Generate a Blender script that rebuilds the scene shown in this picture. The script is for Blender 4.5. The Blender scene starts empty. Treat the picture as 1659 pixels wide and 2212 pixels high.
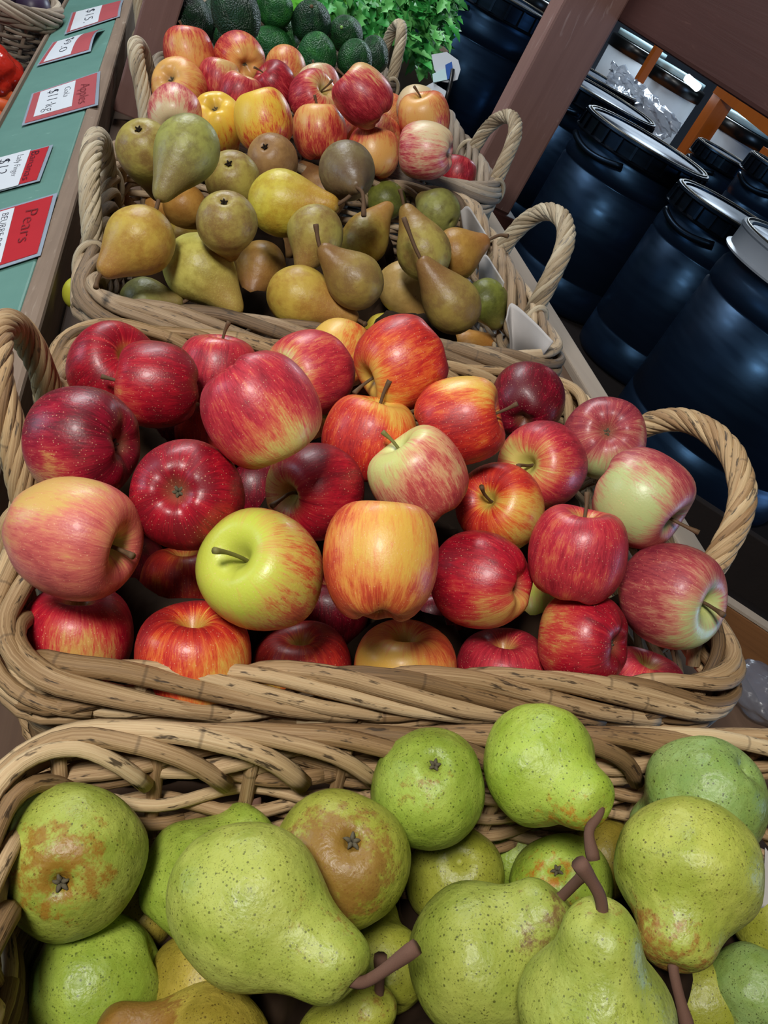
import bpy, bmesh, math, random
import numpy as np
from mathutils import Vector, Matrix, Quaternion

# ------------------------------------------------------------------ camera, world, lights, exposure
scene = bpy.context.scene
COL = scene.collection
W_, H_, F_ = 1659.0, 2212.0, 1900.0
CAM = Vector((0.0, 0.0, 1.5))
RX = Vector((0.88766225, -0.15311611, 0.43429389))      # camera right
DN = Vector((0.24210849, -0.64705806, -0.7229795))      # camera down
FW = Vector((0.39171317, 0.74690784, -0.53729831))      # camera forward
cam_data = bpy.data.cameras.new('camera')
cam = bpy.data.objects.new('camera', cam_data); COL.objects.link(cam)
cam_data.sensor_fit = 'VERTICAL'; cam_data.sensor_height = 32.0
cam_data.lens = 32.0 * F_ / H_
cam_data.clip_start = 0.02; cam_data.clip_end = 60
cam.matrix_world = Matrix(((RX.x, -DN.x, -FW.x, CAM.x), (RX.y, -DN.y, -FW.y, CAM.y), (RX.z, -DN.z, -FW.z, CAM.z), (0, 0, 0, 1)))
scene.camera = cam

world = bpy.data.worlds.new('world'); scene.world = world; world.use_nodes = True
bg = world.node_tree.nodes['Background']
bg.inputs[0].default_value = (0.62, 0.72, 0.85, 1); bg.inputs[1].default_value = 0.045

def area(name, loc, target, sx, sy, power, col):
    l = bpy.data.lights.new(name, 'AREA'); l.shape = 'RECTANGLE'; l.size = sx; l.size_y = sy
    l.energy = power; l.color = col
    o = bpy.data.objects.new(name, l); COL.objects.link(o); o.location = loc
    o.rotation_euler = (Vector(target) - Vector(loc)).to_track_quat('-Z', 'Y').to_euler()
    return o
area('ceiling_lamp_over_aisle', (-0.75, -0.35, 2.55), (0.2, 0.8, 1.05), 0.36, 0.36, 40, (1.0, 0.965, 0.92))
area('ceiling_lamp_far', (-0.55, 2.6, 2.7), (0.15, 1.7, 1.1), 1.2, 0.35, 36, (0.93, 0.97, 1.0))
area('daylight_from_aisle', (-3.2, 1.3, 1.3), (1.3, 1.6, 1.0), 1.0, 1.6, 32, (0.58, 0.78, 1.0))
area('daylight_from_door', (3.9, -0.3, 1.2), (1.3, 2.2, 1.0), 0.9, 1.5, 36, (0.36, 0.62, 1.0))
area('store_lamp', (2.6, 4.6, 2.7), (1.9, 3.6, 1.2), 1.0, 0.4, 60, (0.75, 0.88, 1.0))
scene.view_settings.view_transform = 'Standard'
scene.view_settings.look = 'None'
scene.view_settings.gamma = 1.0
scene.view_settings.use_curve_mapping = False
scene.view_settings.exposure = 0.0

# ------------------------------------------------------------------ helpers
TH = math.radians(13.0792)
AX = Vector((math.cos(TH), 0, math.sin(TH))); RY = Vector((0, 1, 0)); NZ = Vector((-math.sin(TH), 0, math.cos(TH)))
def at(px, py, z):                    # a point of the place: picture position and distance along the view
    return CAM + RX * ((px - W_/2) / F_ * z) + DN * ((py - H_/2) / F_ * z) + FW * z
def sh(s, t, n):                      # shelf frame: across, along the row, above
    return CAM + AX * s + RY * t + NZ * n
def on_plane(px, py, p0, nrm):
    d = at(px, py, 1.0) - CAM
    return CAM + d * ((Vector(p0) - CAM).dot(nrm) / d.dot(nrm))
def on_level(px, py, Z): return on_plane(px, py, (0, 0, Z), Vector((0, 0, 1)))
def cdir(v): return (RX * v[0] - DN * v[1] - FW * v[2]).normalized()      # right, up, towards the viewer

class MB:
    def __init__(s): s.v = []; s.f = []; s.mi = []; s.at = []; s.n = 0
    def add(s, verts, faces, mat=0, att=None):
        o = s.n; s.v.append(np.asarray(verts, float).reshape(-1, 3)); k = len(s.v[-1]); s.n += k
        s.f += [tuple(i + o for i in f) for f in faces]; s.mi += [mat] * len(faces)
        s.at.append(np.zeros((k, 3)) if att is None else np.asarray(att, float))
    def box(s, a, b, mat=0):
        x0, y0, z0 = a; x1, y1, z1 = b
        s.add([(x0,y0,z0),(x1,y0,z0),(x1,y1,z0),(x0,y1,z0),(x0,y0,z1),(x1,y0,z1),(x1,y1,z1),(x0,y1,z1)],
              [(0,3,2,1),(4,5,6,7),(0,1,5,4),(1,2,6,5),(2,3,7,6),(3,0,4,7)], mat)
    def tube(s, pts, rad, sides=8, mat=0, off=0.0, rnd=0.0, closed=False):
        P = np.asarray(pts, float); n = len(P)
        R = np.full(n, rad, float) if np.isscalar(rad) else np.asarray(rad, float)
        T = np.gradient(P, axis=0)
        if closed: T = np.roll(P, -1, 0) - np.roll(P, 1, 0)
        T /= np.linalg.norm(T, axis=1)[:, None] + 1e-12
        up = np.array([0, 0, 1.0]) if abs(T[0][2]) < .9 else np.array([1.0, 0, 0])
        N = np.zeros_like(P); c = np.cross(T[0], up); N[0] = c / np.linalg.norm(c)
        for i in range(1, n):
            v = N[i-1] - T[i] * (N[i-1] @ T[i]); N[i] = v / (np.linalg.norm(v) + 1e-12)
        B = np.cross(T, N)
        ang = np.linspace(0, 2*np.pi, sides, endpoint=False)
        ca, sa = np.cos(ang), np.sin(ang)
        V = P[:, None, :] + R[:, None, None] * (N[:, None, :] * ca[None, :, None] + B[:, None, :] * sa[None, :, None])
        L = np.concatenate([[0], np.cumsum(np.linalg.norm(np.diff(P, axis=0), axis=1))])
        A = np.stack([np.repeat(L[:, None], sides, 1) + off, R[:, None]*ca[None, :] + rnd*0.37, R[:, None]*sa[None, :]*1.0 + 0*rnd], -1)
        F = []
        m = n if closed else n - 1
        for i in range(m):
            a = i * sides; b = ((i + 1) % n) * sides
            for k in range(sides):
                k2 = (k + 1) % sides; F.append((a + k, a + k2, b + k2, b + k))
        if not closed:
            F.append(tuple(range(sides - 1, -1, -1))); F.append(tuple((n-1)*sides + k for k in range(sides)))
        s.add(V.reshape(-1, 3), F, mat, A.reshape(-1, 3))
    def lathe(s, prof, seg=48, mat=0, fn=None, att=None):
        pr = np.asarray(prof, float); n = len(pr)
        ang = np.linspace(0, 2*np.pi, seg, endpoint=False)
        V = np.stack([pr[:, 0][:, None]*np.cos(ang)[None], pr[:, 0][:, None]*np.sin(ang)[None], np.repeat(pr[:, 1][:, None], seg, 1)], -1)
        if fn is not None: V = fn(V)
        F = []
        for i in range(n-1):
            for k in range(seg):
                k2 = (k+1) % seg; F.append((i*seg+k, i*seg+k2, (i+1)*seg+k2, (i+1)*seg+k))
        F = [tuple(reversed(f)) for f in F] if pr[0, 1] > pr[-1, 1] else F
        s.add(V.reshape(-1, 3), F, mat)
    def build(s, name, mats, parent=None, smooth=True, local=None):
        me = bpy.data.meshes.new(name)
        V = np.concatenate(s.v) if s.v else np.zeros((0, 3))
        if local is not None:          # verts are given in the world, store them in the parent's space
            inv = np.array(local.inverted()); V = V @ inv[:3, :3].T + inv[:3, 3]
        me.from_pydata(V.tolist(), [], s.f)
        a = me.attributes.new('rod', 'FLOAT_VECTOR', 'POINT')
        a.data.foreach_set('vector', np.concatenate(s.at).astype(np.float32).ravel())
        for m in (mats if isinstance(mats, (list, tuple)) else [mats]): me.materials.append(m)
        me.polygons.foreach_set('material_index', s.mi)
        me.polygons.foreach_set('use_smooth', [smooth] * len(me.polygons))
        me.update()
        o = bpy.data.objects.new(name, me); COL.objects.link(o)
        if parent is not None: o.parent = parent
        return o
def bevel(o, w, seg=2):
    m = o.modifiers.new('bevel', 'BEVEL'); m.width = w; m.segments = seg; m.limit_method = 'ANGLE'
    return o
def tag(o, label, cat, group=None):
    o['label'] = label; o['category'] = cat
    if group: o['group'] = group
    return o
def structure(o): o['kind'] = 'structure'; return o
def empty(name, loc, rot=(0, 0, 0)):
    o = bpy.data.objects.new(name, None); COL.objects.link(o); o.location = loc; o.rotation_euler = rot
    o.empty_display_size = .05
    return o
def catmull(P, n):
    P = np.asarray(P, float); Q = np.vstack([2*P[0]-P[1], P, 2*P[-1]-P[-2]]); out = []
    m = len(P) - 1
    for u in np.linspace(0, m, n):
        i = min(int(u), m-1); t = u - i; p0, p1, p2, p3 = Q[i:i+4]
        out.append(.5*((2*p1)+(-p0+p2)*t+(2*p0-5*p1+4*p2-p3)*t*t+(-p0+3*p1-3*p2+p3)*t**3))
    return np.array(out)

# ------------------------------------------------------------------ materials
def srgb(c):
    if isinstance(c, str): c = tuple(int(c[i:i+2], 16) for i in (0, 2, 4))
    r = []
    for x in c:
        x = x / 255.0
        r.append(x/12.92 if x <= .04045 else ((x+.055)/1.055)**2.4)
    return (r[0], r[1], r[2], 1.0)
class NT:
    def __init__(s, name):
        s.m = bpy.data.materials.new(name); s.m.use_nodes = True; s.t = s.m.node_tree
        s.b = s.t.nodes['Principled BSDF']
    def n(s, typ, **kw):
        o = s.t.nodes.new(typ)
        for k, v in kw.items(): setattr(o, k, v)
        return o
    def l(s, a, b): s.t.links.new(a, b)
    def put(s, inp, v):
        if hasattr(v, 'is_linked') or isinstance(v, bpy.types.NodeSocket): s.l(v, inp)
        else: inp.default_value = v
    def math(s, op, a, b=0.0, c=None, clamp=False):
        o = s.n('ShaderNodeMath', operation=op, use_clamp=clamp); s.put(o.inputs[0], a); s.put(o.inputs[1], b)
        if c is not None: s.put(o.inputs[2], c)
        return o.outputs[0]
    def vm(s, op, a, b=None, out=0):
        o = s.n('ShaderNodeVectorMath', operation=op); s.put(o.inputs[0], a)
        if b is not None:
            if op == 'SCALE': s.put(o.inputs['Scale'], b)
            else: s.put(o.inputs[1], b)
        return o.outputs['Value'] if out == 'v' else o.outputs[0]
    def noise(s, vec, scale, detail=2.0, rough=.5, dist=0.0):
        o = s.n('ShaderNodeTexNoise'); s.l(vec, o.inputs['Vector']); o.inputs['Scale'].default_value = scale
        o.inputs['Detail'].default_value = detail; o.inputs['Roughness'].default_value = rough; o.inputs['Distortion'].default_value = dist
        return o.outputs['Fac']
    def voro(s, vec, scale, rnd=1.0):
        o = s.n('ShaderNodeTexVoronoi'); s.l(vec, o.inputs['Vector']); o.inputs['Scale'].default_value = scale
        o.inputs['Randomness'].default_value = rnd
        return o
    def smooth(s, v, a, b, lo=0.0, hi=1.0):
        o = s.n('ShaderNodeMapRange', interpolation_type='SMOOTHSTEP'); s.put(o.inputs[0], v)
        o.inputs[1].default_value = a; o.inputs[2].default_value = b; o.inputs[3].default_value = lo; o.inputs[4].default_value = hi
        return o.outputs[0]
    def mix(s, f, a, b, mode='MIX'):
        o = s.n('ShaderNodeMix', data_type='RGBA', blend_type=mode); s.put(o.inputs[0], f); s.put(o.inputs[6], a); s.put(o.inputs[7], b)
        return o.outputs[2]
    def ramp(s, f, stops):
        o = s.n('ShaderNodeValToRGB'); s.l(f, o.inputs[0]); e = o.color_ramp.elements
        while len(e) < len(stops): e.new(.5)
        for k, (p, c) in enumerate(stops): e[k].position = p; e[k].color = srgb(c)
        return o.outputs[0]
    def obj(s): return s.n('ShaderNodeTexCoord').outputs['Object']
    def attr(s, nm): return s.n('ShaderNodeAttribute', attribute_name=nm).outputs['Vector']
    def bump(s, h, strength, dist):
        o = s.n('ShaderNodeBump'); o.inputs['Strength'].default_value = strength; o.inputs['Distance'].default_value = dist
        s.l(h, o.inputs['Height']); s.l(o.outputs[0], s.b.inputs['Normal'])
    def fin(s, col, rough=.5, spec=.5, coat=0.0, metal=0.0):
        s.put(s.b.inputs['Base Color'], col); s.put(s.b.inputs['Roughness'], rough)
        s.b.inputs['Specular IOR Level'].default_value = spec; s.b.inputs['Coat Weight'].default_value = coat
        s.b.inputs['Coat Roughness'].default_value = .12; s.b.inputs['Metallic'].default_value = metal
        return s.m
def plain(name, c, rough=.5, spec=.5, var=.15, scale=40, metal=0.0, coat=0.0):
    t = NT(name); n = t.noise(t.obj(), scale, 3)
    c = srgb(c); d = tuple(x*(1-var) for x in c[:3]) + (1,); e = tuple(min(1, x*(1+var)) for x in c[:3]) + (1,)
    return t.fin(t.mix(n, d, e), rough, spec, coat, metal)

def wicker(name, grey=0.0, lo='2c1e12', mid='8a6c48', hi='bda179'):
    t = NT(name); v = t.attr('rod')
    st = t.noise(t.vm('MULTIPLY', v, (14, 900, 900)), 1.0, 3, .6)
    sep = t.n('ShaderNodeSeparateXYZ'); t.l(v, sep.inputs[0])
    comb = t.n('ShaderNodeCombineXYZ'); t.l(sep.outputs[0], comb.inputs[0])
    per = t.noise(t.vm('MULTIPLY', v, (2.2, 9, 9)), 1.0, 1)          # slow change along and between rods
    blot = t.noise(t.vm('MULTIPLY', v, (55, 260, 260)), 1.0, 3, .65)
    f = t.math('ADD', t.math('MULTIPLY', st, .55), t.math('ADD', t.math('MULTIPLY', per, 1.25), -.40))
    col = t.ramp(f, [(.05, lo), (.42, mid), (.68, hi), (.95, 'd6c199')])
    col = t.mix(t.smooth(blot, .57, .68, 0, .9), col, srgb('33261a'))
    node = t.noise(t.vm('MULTIPLY', comb.outputs[0], (55, 0, 0)), 1.0, 0)
    col = t.mix(t.smooth(node, .73, .76, 0, .8), col, srgb('2b2018'))
    if grey > 0: col = t.mix(grey, col, t.ramp(f, [(.1, '3c3733'), (.45, '857b70'), (.8, 'b5ab9c')]))
    t.bump(t.math('ADD', st, t.math('MULTIPLY', blot, .6)), .55, .0012)
    return t.fin(col, .62, .3)

PAL = {  # ground, middle, red, deep
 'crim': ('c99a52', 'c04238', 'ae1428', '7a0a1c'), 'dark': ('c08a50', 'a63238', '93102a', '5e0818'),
 'pink': ('cfc06a', 'cf6a4a', 'bd2f3c', '8a1828'), 'oran': ('dcb050', 'd86a30', 'c23024', '8e141c'),
 'pale': ('cdd080', 'd59a72', 'c0504c', '962c38'), 'yelo': ('d8a848', 'd88440', 'c2492c', '9a2c22'),
 'gren': ('c4cc4c', 'cfae52', 'cc5a38', 'a03028'), 'salm': ('cda55c', 'd07a60', 'c25a54', '98343c'),
 'dull': ('b4bc7c', 'bf8068', 'a84448', '7c2234'),
 'gala': ('e0a95c', 'd87a48', 'c03a36', '941a22'), 'rose': ('d8b070', 'cc5e50', 'b42c3a', '84121f'),
 'rosy': ('d8c094', 'd48a74', 'c04c52', '961e2e'), 'gold': ('e8c044', 'e6a23a', 'd2482c', 'a01c22')}
def apple_mat(name, pal, red, pdir, streak, seed, dots=1.0, end='-'):
    t = NT(name); P = t.obj(); g, m, r, d = PAL[pal]
    off = t.vm('ADD', P, (seed*3.7 % 50, seed*7.3 % 50, seed*1.9 % 50))
    nrm = t.vm('NORMALIZE', P)
    flat = t.vm('NORMALIZE', t.vm('MULTIPLY', P, (1, 1, 0)))
    zc = t.vm('MULTIPLY', P, (0, 0, 1))
    cyl = t.vm('ADD', t.vm('ADD', t.vm('SCALE', flat, 7.5), t.vm('SCALE', zc, 1.5)), (seed*2.3 % 40, seed*5.1 % 40, 0))
    s1 = t.noise(cyl, 1.0, 4, .62, .4); s2 = t.noise(cyl, 4.2, 3, .65, .3)
    low = t.noise(off, 1.7, 2)
    f = t.math('ADD', t.math('MULTIPLY', t.math('SUBTRACT', s1, .5), 0.85*streak), t.math('MULTIPLY', t.math('SUBTRACT', s2, .5), 0.85*streak))
    f = t.math('ADD', f, t.math('MULTIPLY', t.math('SUBTRACT', low, .5), .9))
    f = t.math('ADD', f, red)
    if pdir is not None:
        dt = t.vm('DOT_PRODUCT', nrm, tuple(pdir), out='v')
        f = t.math('SUBTRACT', f, t.math('MULTIPLY', dt, .22))
        f = t.math('SUBTRACT', f, t.smooth(dt, .45, 1.0, 0, .42))
    sep = t.n('ShaderNodeSeparateXYZ'); t.l(P, sep.inputs[0]); z = sep.outputs[2]
    rho = t.vm('LENGTH', t.vm('MULTIPLY', P, (1, 1, 0)), out='v')
    top = t.math('MULTIPLY', t.smooth(z, .2, .5), t.smooth(t.math('ADD', rho, t.math('MULTIPLY', t.math('SUBTRACT', s1, .5), .5)), .12, .46, 1, 0))
    f = t.math('SUBTRACT', f, t.math('MULTIPLY', top, .5))
    col = t.ramp(f, [(.02, g), (.36, m), (.62, r), (.98, d)])
    col = t.mix(t.math('MULTIPLY', t.math('MULTIPLY', t.smooth(z, .2, .5), t.smooth(rho, .08, .34, 1, 0)), .6), col, srgb('8f8f3a'))
    bot = t.math('MULTIPLY', t.smooth(z, -.2, -.5), t.smooth(rho, .05, .32, 1, 0))
    col = t.mix(t.math('MULTIPLY', bot, .6), col, srgb('7a5a3a'))
    vo = t.voro(off, 18); dist = vo.outputs['Distance']
    rv = t.n('ShaderNodeSeparateColor'); t.l(vo.outputs['Color'], rv.inputs[0])
    dm = t.smooth(t.math('SUBTRACT', dist, t.math('MULTIPLY', rv.outputs[0], .14)), -.01, .13, .48*dots, 0)
    col = t.mix(dm, col, srgb('e6b58c'))
    blem = t.noise(off, 9, 4, .7)
    col = t.mix(t.smooth(blem, .70, .78, 0, .45), col, srgb('5a2a1c'))
    t.bump(t.noise(off, 24, 2), .05, .02)
    return t.fin(col, t.smooth(low, .2, .8, .34, .50), .5, .05)

PEARC = {  # base, light, speck, russet
 'pk1': ('7f9034', '9fac4c', '4a4c18', '8e5c1c'), 'pk2': ('7a9630', '9cb448', '48561a', '8a5c1e'),
 'pk3': ('87983a', 'a6b052', '565a1e', '7e4a1c'), 'pk4': ('878c2c', '9fa240', '4c4416', '855828'),
 'pk5': ('86a430', 'a4bc4a', '4c581a', 'b4661c'), 'pkb': ('709248', '88a864', '383e1a', '76561f'),
 'pk6': ('909e3a', 'b0b652', '544e1c', '94582a'), 'pk7': ('82923a', '9ca64c', '444818', '6c4630'),
 'rus': ('8a7628', 'a8923a', '4f3c14', '7f5120'),
 'olv': ('85693a', 'a8994c', '4a3c20', '8a6030'), 'grn': ('7a7240', '9e9e50', '4a4524', '7c6840'),
 'brn': ('87623e', 'a07a4a', '4a3420', '7a5232'), 'yel': ('b0902e', 'cbbb42', '6a5220', 'a87430'),
 'drk': ('66513a', '7e6f48', '372c1c', '604a36'), 'ora': ('aa7634', 'bf8e42', '5a3a1c', '95602a'),
 'gld': ('a57c36', 'c0a546', '5c4420', '9c6a3a'), 'ylg': ('9c8e40', 'c4bd60', '5c5022', '9c7c40'),
 'bro': ('82673a', '9c8742', '43341c', '845c36'), 'grb': ('726c38', '90904a', '3e3a1e', '7a6036'),
 'grd': ('565a26', '747a32', '33331a', '64522a'), 'tan': ('a8884c', 'be9f5c', '604626', 'a0763e'),
 'rub': ('94682f', 'b0883c', '4f3414', '94603a')}
def pear_mat(name, kind, pal, rus, rdir, seed, L):
    t = NT(name); P = t.obj(); b, lt, sp, ru = PEARC[pal]
    off = t.vm('ADD', P, (seed*3.7 % 50, seed*7.3 % 50, seed*1.9 % 50))
    low = t.noise(off, 1.3, 3, .55); mid = t.noise(off, 5.0, 4, .65); fine = t.noise(off, 26, 3, .7)
    sep = t.n('ShaderNodeSeparateXYZ'); t.l(P, sep.inputs[0]); z = sep.outputs[2]
    if kind == 'p':
        col = t.mix(t.smooth(low, .33, .66), srgb(b), srgb(lt))
        col = t.mix(t.math('MULTIPLY', mid, .35), col, srgb('a8a43c'))
        vo = t.voro(off, 16)
        rv = t.n('ShaderNodeSeparateColor'); t.l(vo.outputs['Color'], rv.inputs[0])
        col = t.mix(t.smooth(t.math('SUBTRACT', vo.outputs['Distance'], t.math('MULTIPLY', rv.outputs[1], .26)), -.03, .08, .8, 0), col, srgb(sp))
        vo2 = t.voro(off, 34)
        col = t.mix(t.smooth(vo2.outputs['Distance'], .12, .28, .5, 0), col, srgb(sp))
        grit = t.noise(off, 30, 2, .6)
        col = t.mix(t.math('MULTIPLY', t.smooth(grit, .56, .66, 0, .6), t.smooth(mid, .42, .62)), col, srgb(sp))
        dt = t.vm('DOT_PRODUCT', t.vm('NORMALIZE', P), tuple(rdir), out='v')
        rf = t.math('ADD', t.math('ADD', t.math('MULTIPLY', dt, .9), t.math('MULTIPLY', mid, 1.0)), t.math('MULTIPLY', fine, .3))
        rf = t.smooth(rf, 1.58 - rus*.75, 1.82 - rus*.75, 0, .8)
        col = t.mix(rf, col, srgb(ru))
        scr = t.noise(t.vm('MULTIPLY', off, (5, 14, 6)), 1.0, 3, .6)
        col = t.mix(t.smooth(scr, .72, .76, 0, .8), col, srgb('5c4426'))
        rough, spec, coat = t.smooth(low, .2, .8, .36, .5), .45, 0.0
        t.bump(t.math('ADD', t.noise(off, 4, 3), t.math('MULTIPLY', fine, .12)), .12, .09)
    else:
        f = t.math('ADD', t.math('MULTIPLY', low, 1.1), t.math('MULTIPLY', mid, .5))
        col = t.mix(t.smooth(f, .58, 1.0), srgb(b), srgb(lt))
        nk = t.smooth(t.math('ADD', z, t.math('MULTIPLY', low, .8)), .7, 1.7, 0, .75)
        col = t.mix(nk, col, srgb(ru))
        col = t.mix(t.smooth(fine, .50, .70, 0, .5), col, srgb(lt))
        vo = t.voro(off, 22)
        col = t.mix(t.smooth(vo.outputs['Distance'], .06, .16, .3, 0), col, srgb(sp))
        bl = t.noise(off, 3.4, 4, .7)
        col = t.mix(t.smooth(bl, .71, .75, 0, .7), col, srgb('3a2a1c'))
        rough, spec, coat = t.smooth(mid, .2, .8, .36, .5), .42, 0.0
        t.bump(t.math('ADD', t.noise(off, 3, 3), t.math('MULTIPLY', fine, .1)), .08, .07)
    return t.fin(col, rough, spec, coat)
def avo_mat(name, dark, seed):
    t = NT(name); P = t.obj(); off = t.vm('ADD', P, (seed*3.7 % 50, seed*7.3 % 50, seed*1.9 % 50))
    n = t.noise(off, 2, 2); v = t.voro(off, 13); fine = t.noise(off, 16, 3)
    f = t.math('ADD', t.math('MULTIPLY', t.math('SUBTRACT', n, .5), .9), 1-dark)
    col = t.ramp(f, [(0, '0c1c14'), (.4, '15391f'), (.75, '1f6128'), (1, '3a8434')])
    col = t.mix(t.smooth(v.outputs['Distance'], .1, .4, .35, 0), col, srgb('2a5a34'))
    t.bump(t.math('ADD', t.math('MULTIPLY', v.outputs['Distance'], -1.0), fine), .4, .035)
    return t.fin(col, .42, .45)

def wood(name, lo, hi, axis=1, sc=1.0, rough=.6, scuff=None, scuff_amt=.4, spec=.3):
    t = NT(name); P = t.obj(); k = [45*sc, 45*sc, 45*sc]; k[axis] = 2.2*sc
    g = t.noise(t.vm('MULTIPLY', P, tuple(k)), 1.0, 4, .65, .6); b = t.noise(P, 7*sc, 4, .6)
    col = t.mix(t.math('ADD', t.math('MULTIPLY', g, .7), t.math('MULTIPLY', b, .3), clamp=True), srgb(lo), srgb(hi))
    if scuff:
        k2 = [90*sc, 90*sc, 90*sc]; k2[axis] = 14*sc
        sf = t.noise(t.vm('MULTIPLY', P, tuple(k2)), 1.0, 3, .6, 1.0)
        col = t.mix(t.math('MULTIPLY', t.smooth(sf, .60, .72, 0, scuff_amt), t.smooth(b, .4, .6)), col, srgb(scuff))
    t.bump(g, .3, .003)
    return t.fin(col, rough, spec)
M = {}
M['stem'] = plain('stem_brown', '5d4630', .7, .3, .35, 300)
M['stem_green'] = plain('stem_green', '74703a', .6, .3, .3, 300)
M['stem_grey'] = plain('stem_grey_brown', '64493c', .8, .2, .55, 260)
M['calyx'] = plain('calyx', '57503f', .8, .2, .45, 300)
M['calyx_dark'] = plain('calyx_dark', '241c14', .9, .1, .3, 300)
M['wick'] = wicker('wicker_tan')
M['wick_dry'] = wicker('wicker_dry', .35)
M['wick_grey'] = wicker('wicker_grey', .75)
M['rope'] = wicker('wicker_handle', .12, '5a402a', 'a07c52', 'c4a678')
M['rope_grey'] = wicker('wicker_handle_pale', .45, '6a5a44', 'b8a078', 'd8c8a4')
M['paper_brown'] = plain('kraft_paper', '7a5c40', .85, .2, .2, 60)
M['paper_gap_shade'] = plain('gap_shade_paper', '2c2016', .9, .1, .25, 50)  # brown taken near black: the shade between the fruit is in this colour
M['paper_white'] = plain('newsprint', 'b2aeab', .85, .2, .06, 60)
M['post'] = wood('red_brown_painted_wood', '664741', '927169', 2, .7, .6, 'b5a09a', .6)
M['bench'] = wood('dark_bench_and_crate_shade_wood', '120d0c', '1d1513', 1, .7, .8)
M['beam'] = wood('dark_red_brown_wood', '371e1a', '4a2b26', 1, .7, .55, '6a4a40', .25)
M['rail'] = wood('weathered_rail', '5a483c', '9d8875', 1, 1.0, .75, 'a99a8a', .6)
M['crate'] = wood('crate_board', '5a3a20', '8a5c34', 0, .8, .7, '3a2416', .5)
M['plank'] = wood('shelf_plank', '3a2a20', '6a5240', 1, .8, .7)
M['edge'] = wood('pale_shelf_edge', '8a7c6e', 'a89a8a', 1, .8, .8)
M['orange_wood'] = wood('orange_pine', '9a4c14', 'c06a20', 2, .7, .5)
def green_board():
    t = NT('green_painted_board'); P = t.obj()
    b = t.noise(P, 9, 4, .6); g = t.noise(t.vm('MULTIPLY', P, (60, 6, 60)), 1.0, 4, .7)
    col = t.mix(b, srgb('557e74'), srgb('6b9589'))
    sc = t.noise(t.vm('MULTIPLY', P, (18, 75, 40)), 1.0, 4, .7, .8)
    col = t.mix(t.math('MULTIPLY', t.smooth(sc, .62, .72, 0, .55), t.smooth(b, .45, .6)), col, srgb('9cc0b2'))
    dk = t.voro(P, 16)
    col = t.mix(t.smooth(dk.outputs['Distance'], .02, .05, .7, 0), col, srgb('2a4a40'))
    t.bump(g, .15, .002)
    return t.fin(col, .5, .4)
M['green'] = green_board()
M['ticket_red'] = plain('ticket_red_card', 'b8262f', .4, .5, .08, 30)
M['ticket_faded'] = plain('ticket_faded_red_card', 'b4565a', .4, .5, .08, 30)
M['ticket_white'] = plain('ticket_white_paper', 'd8dde2', .45, .4, .03, 30)
M['laminate'] = plain('laminate_edge', '9aa6b4', .25, .6, .06, 30)
M['ink'] = plain('black_ink', '16182a', .5, .3, .1, 50)
M['ink_faint'] = plain('faint_ink', '6e2228', .5, .3, .2, 50)
def drum_plastic(name, c, rough, spec=.5):
    t = NT(name); n = t.noise(t.obj(), 60, 3); w = t.noise(t.vm('MULTIPLY', t.obj(), (8, 8, 60)), 1.0, 3)
    t.bump(n, .06, .002)
    t.b.inputs['Specular Tint'].default_value = (.22, .52, 1, 1)  # blue of the light put into the plastic's highlight colour
    return t.fin(srgb(c), t.smooth(w, .3, .7, rough-.05, rough+.08), spec)
M['drum'] = drum_plastic('black_drum_plastic', '0b1422', .35)
M['drum_lid'] = drum_plastic('black_lid_plastic', '07090d', .38, .3)
M['drum_metal'] = plain('clamp_ring_metal', '6e6a60', .38, .5, .1, 60, metal=.7)
M['lid_grey'] = plain('pale_grey_lid', '8c939c', .4, .5, .06, 20)
M['tub_white'] = plain('milky_tub', 'b4bac0', .4, .5, .1, 20)
M['tub_lid'] = plain('tub_black_lid', '0c0f10', .3, .5, .2, 20)
M['tub_label'] = plain('tub_pale_label', 'b8d4d8', .3, .5, .1, 20)
M['floor'] = plain('concrete', '3a3836', .7, .3, .2, 8)
M['wall'] = plain('painted_wall', '5a5f66', .8, .2, .1, 4)
M['plum'] = plain('plum_skin', '3a2c44', .4, .5, .4, 30)
M['banana'] = plain('banana_skin', 'd8b420', .45, .4, .12, 60)
M['lime'] = plain('lemon_skin', 'b8b83a', .45, .4, .12, 60)
M['carrot'] = plain('carrot_skin', 'c8501c', .5, .4, .15, 60)
M['leaf_light'] = plain('pale_celery_leaf', '5fae58', .5, .4, .3, 30)
M['leaf'] = plain('celery_leaf', '35923e', .45, .4, .45, 30)
M['leaf_dark'] = plain('parsley_leaf', '27702e', .5, .4, .4, 40)
M['stalk'] = plain('celery_stalk', '86b85c', .45, .4, .2, 40)
M['lettuce'] = plain('lettuce_leaf', '6cc042', .45, .4, .3, 25)
M['tag_white'] = plain('white_plastic', 'b9c0c8', .4, .5, .05, 20)
M['tag_blue'] = plain('blue_label', '1c4e9a', .4, .5, .1, 20)
M['black'] = plain('black_plastic', '0a0a0c', .4, .5, .1, 20)
M['cardboard'] = plain('cardboard', '8a7868', .85, .2, .15, 30)
def film(name, c, alpha, rough=.15):
    t = NT(name); n = t.noise(t.obj(), 30, 3); t.fin(srgb(c), rough, .6)
    t.b.inputs['Alpha'].default_value = alpha; t.bump(n, .6, .01); return t.m
M['bag_red'] = film('red_plastic_film', 'c02a1c', .8)
M['bag_clear'] = film('clear_plastic_film', 'aeb8c8', .5)
M['wrap_dim'] = film('dull_plastic_film', '6a7484', .4, .25)

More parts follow.
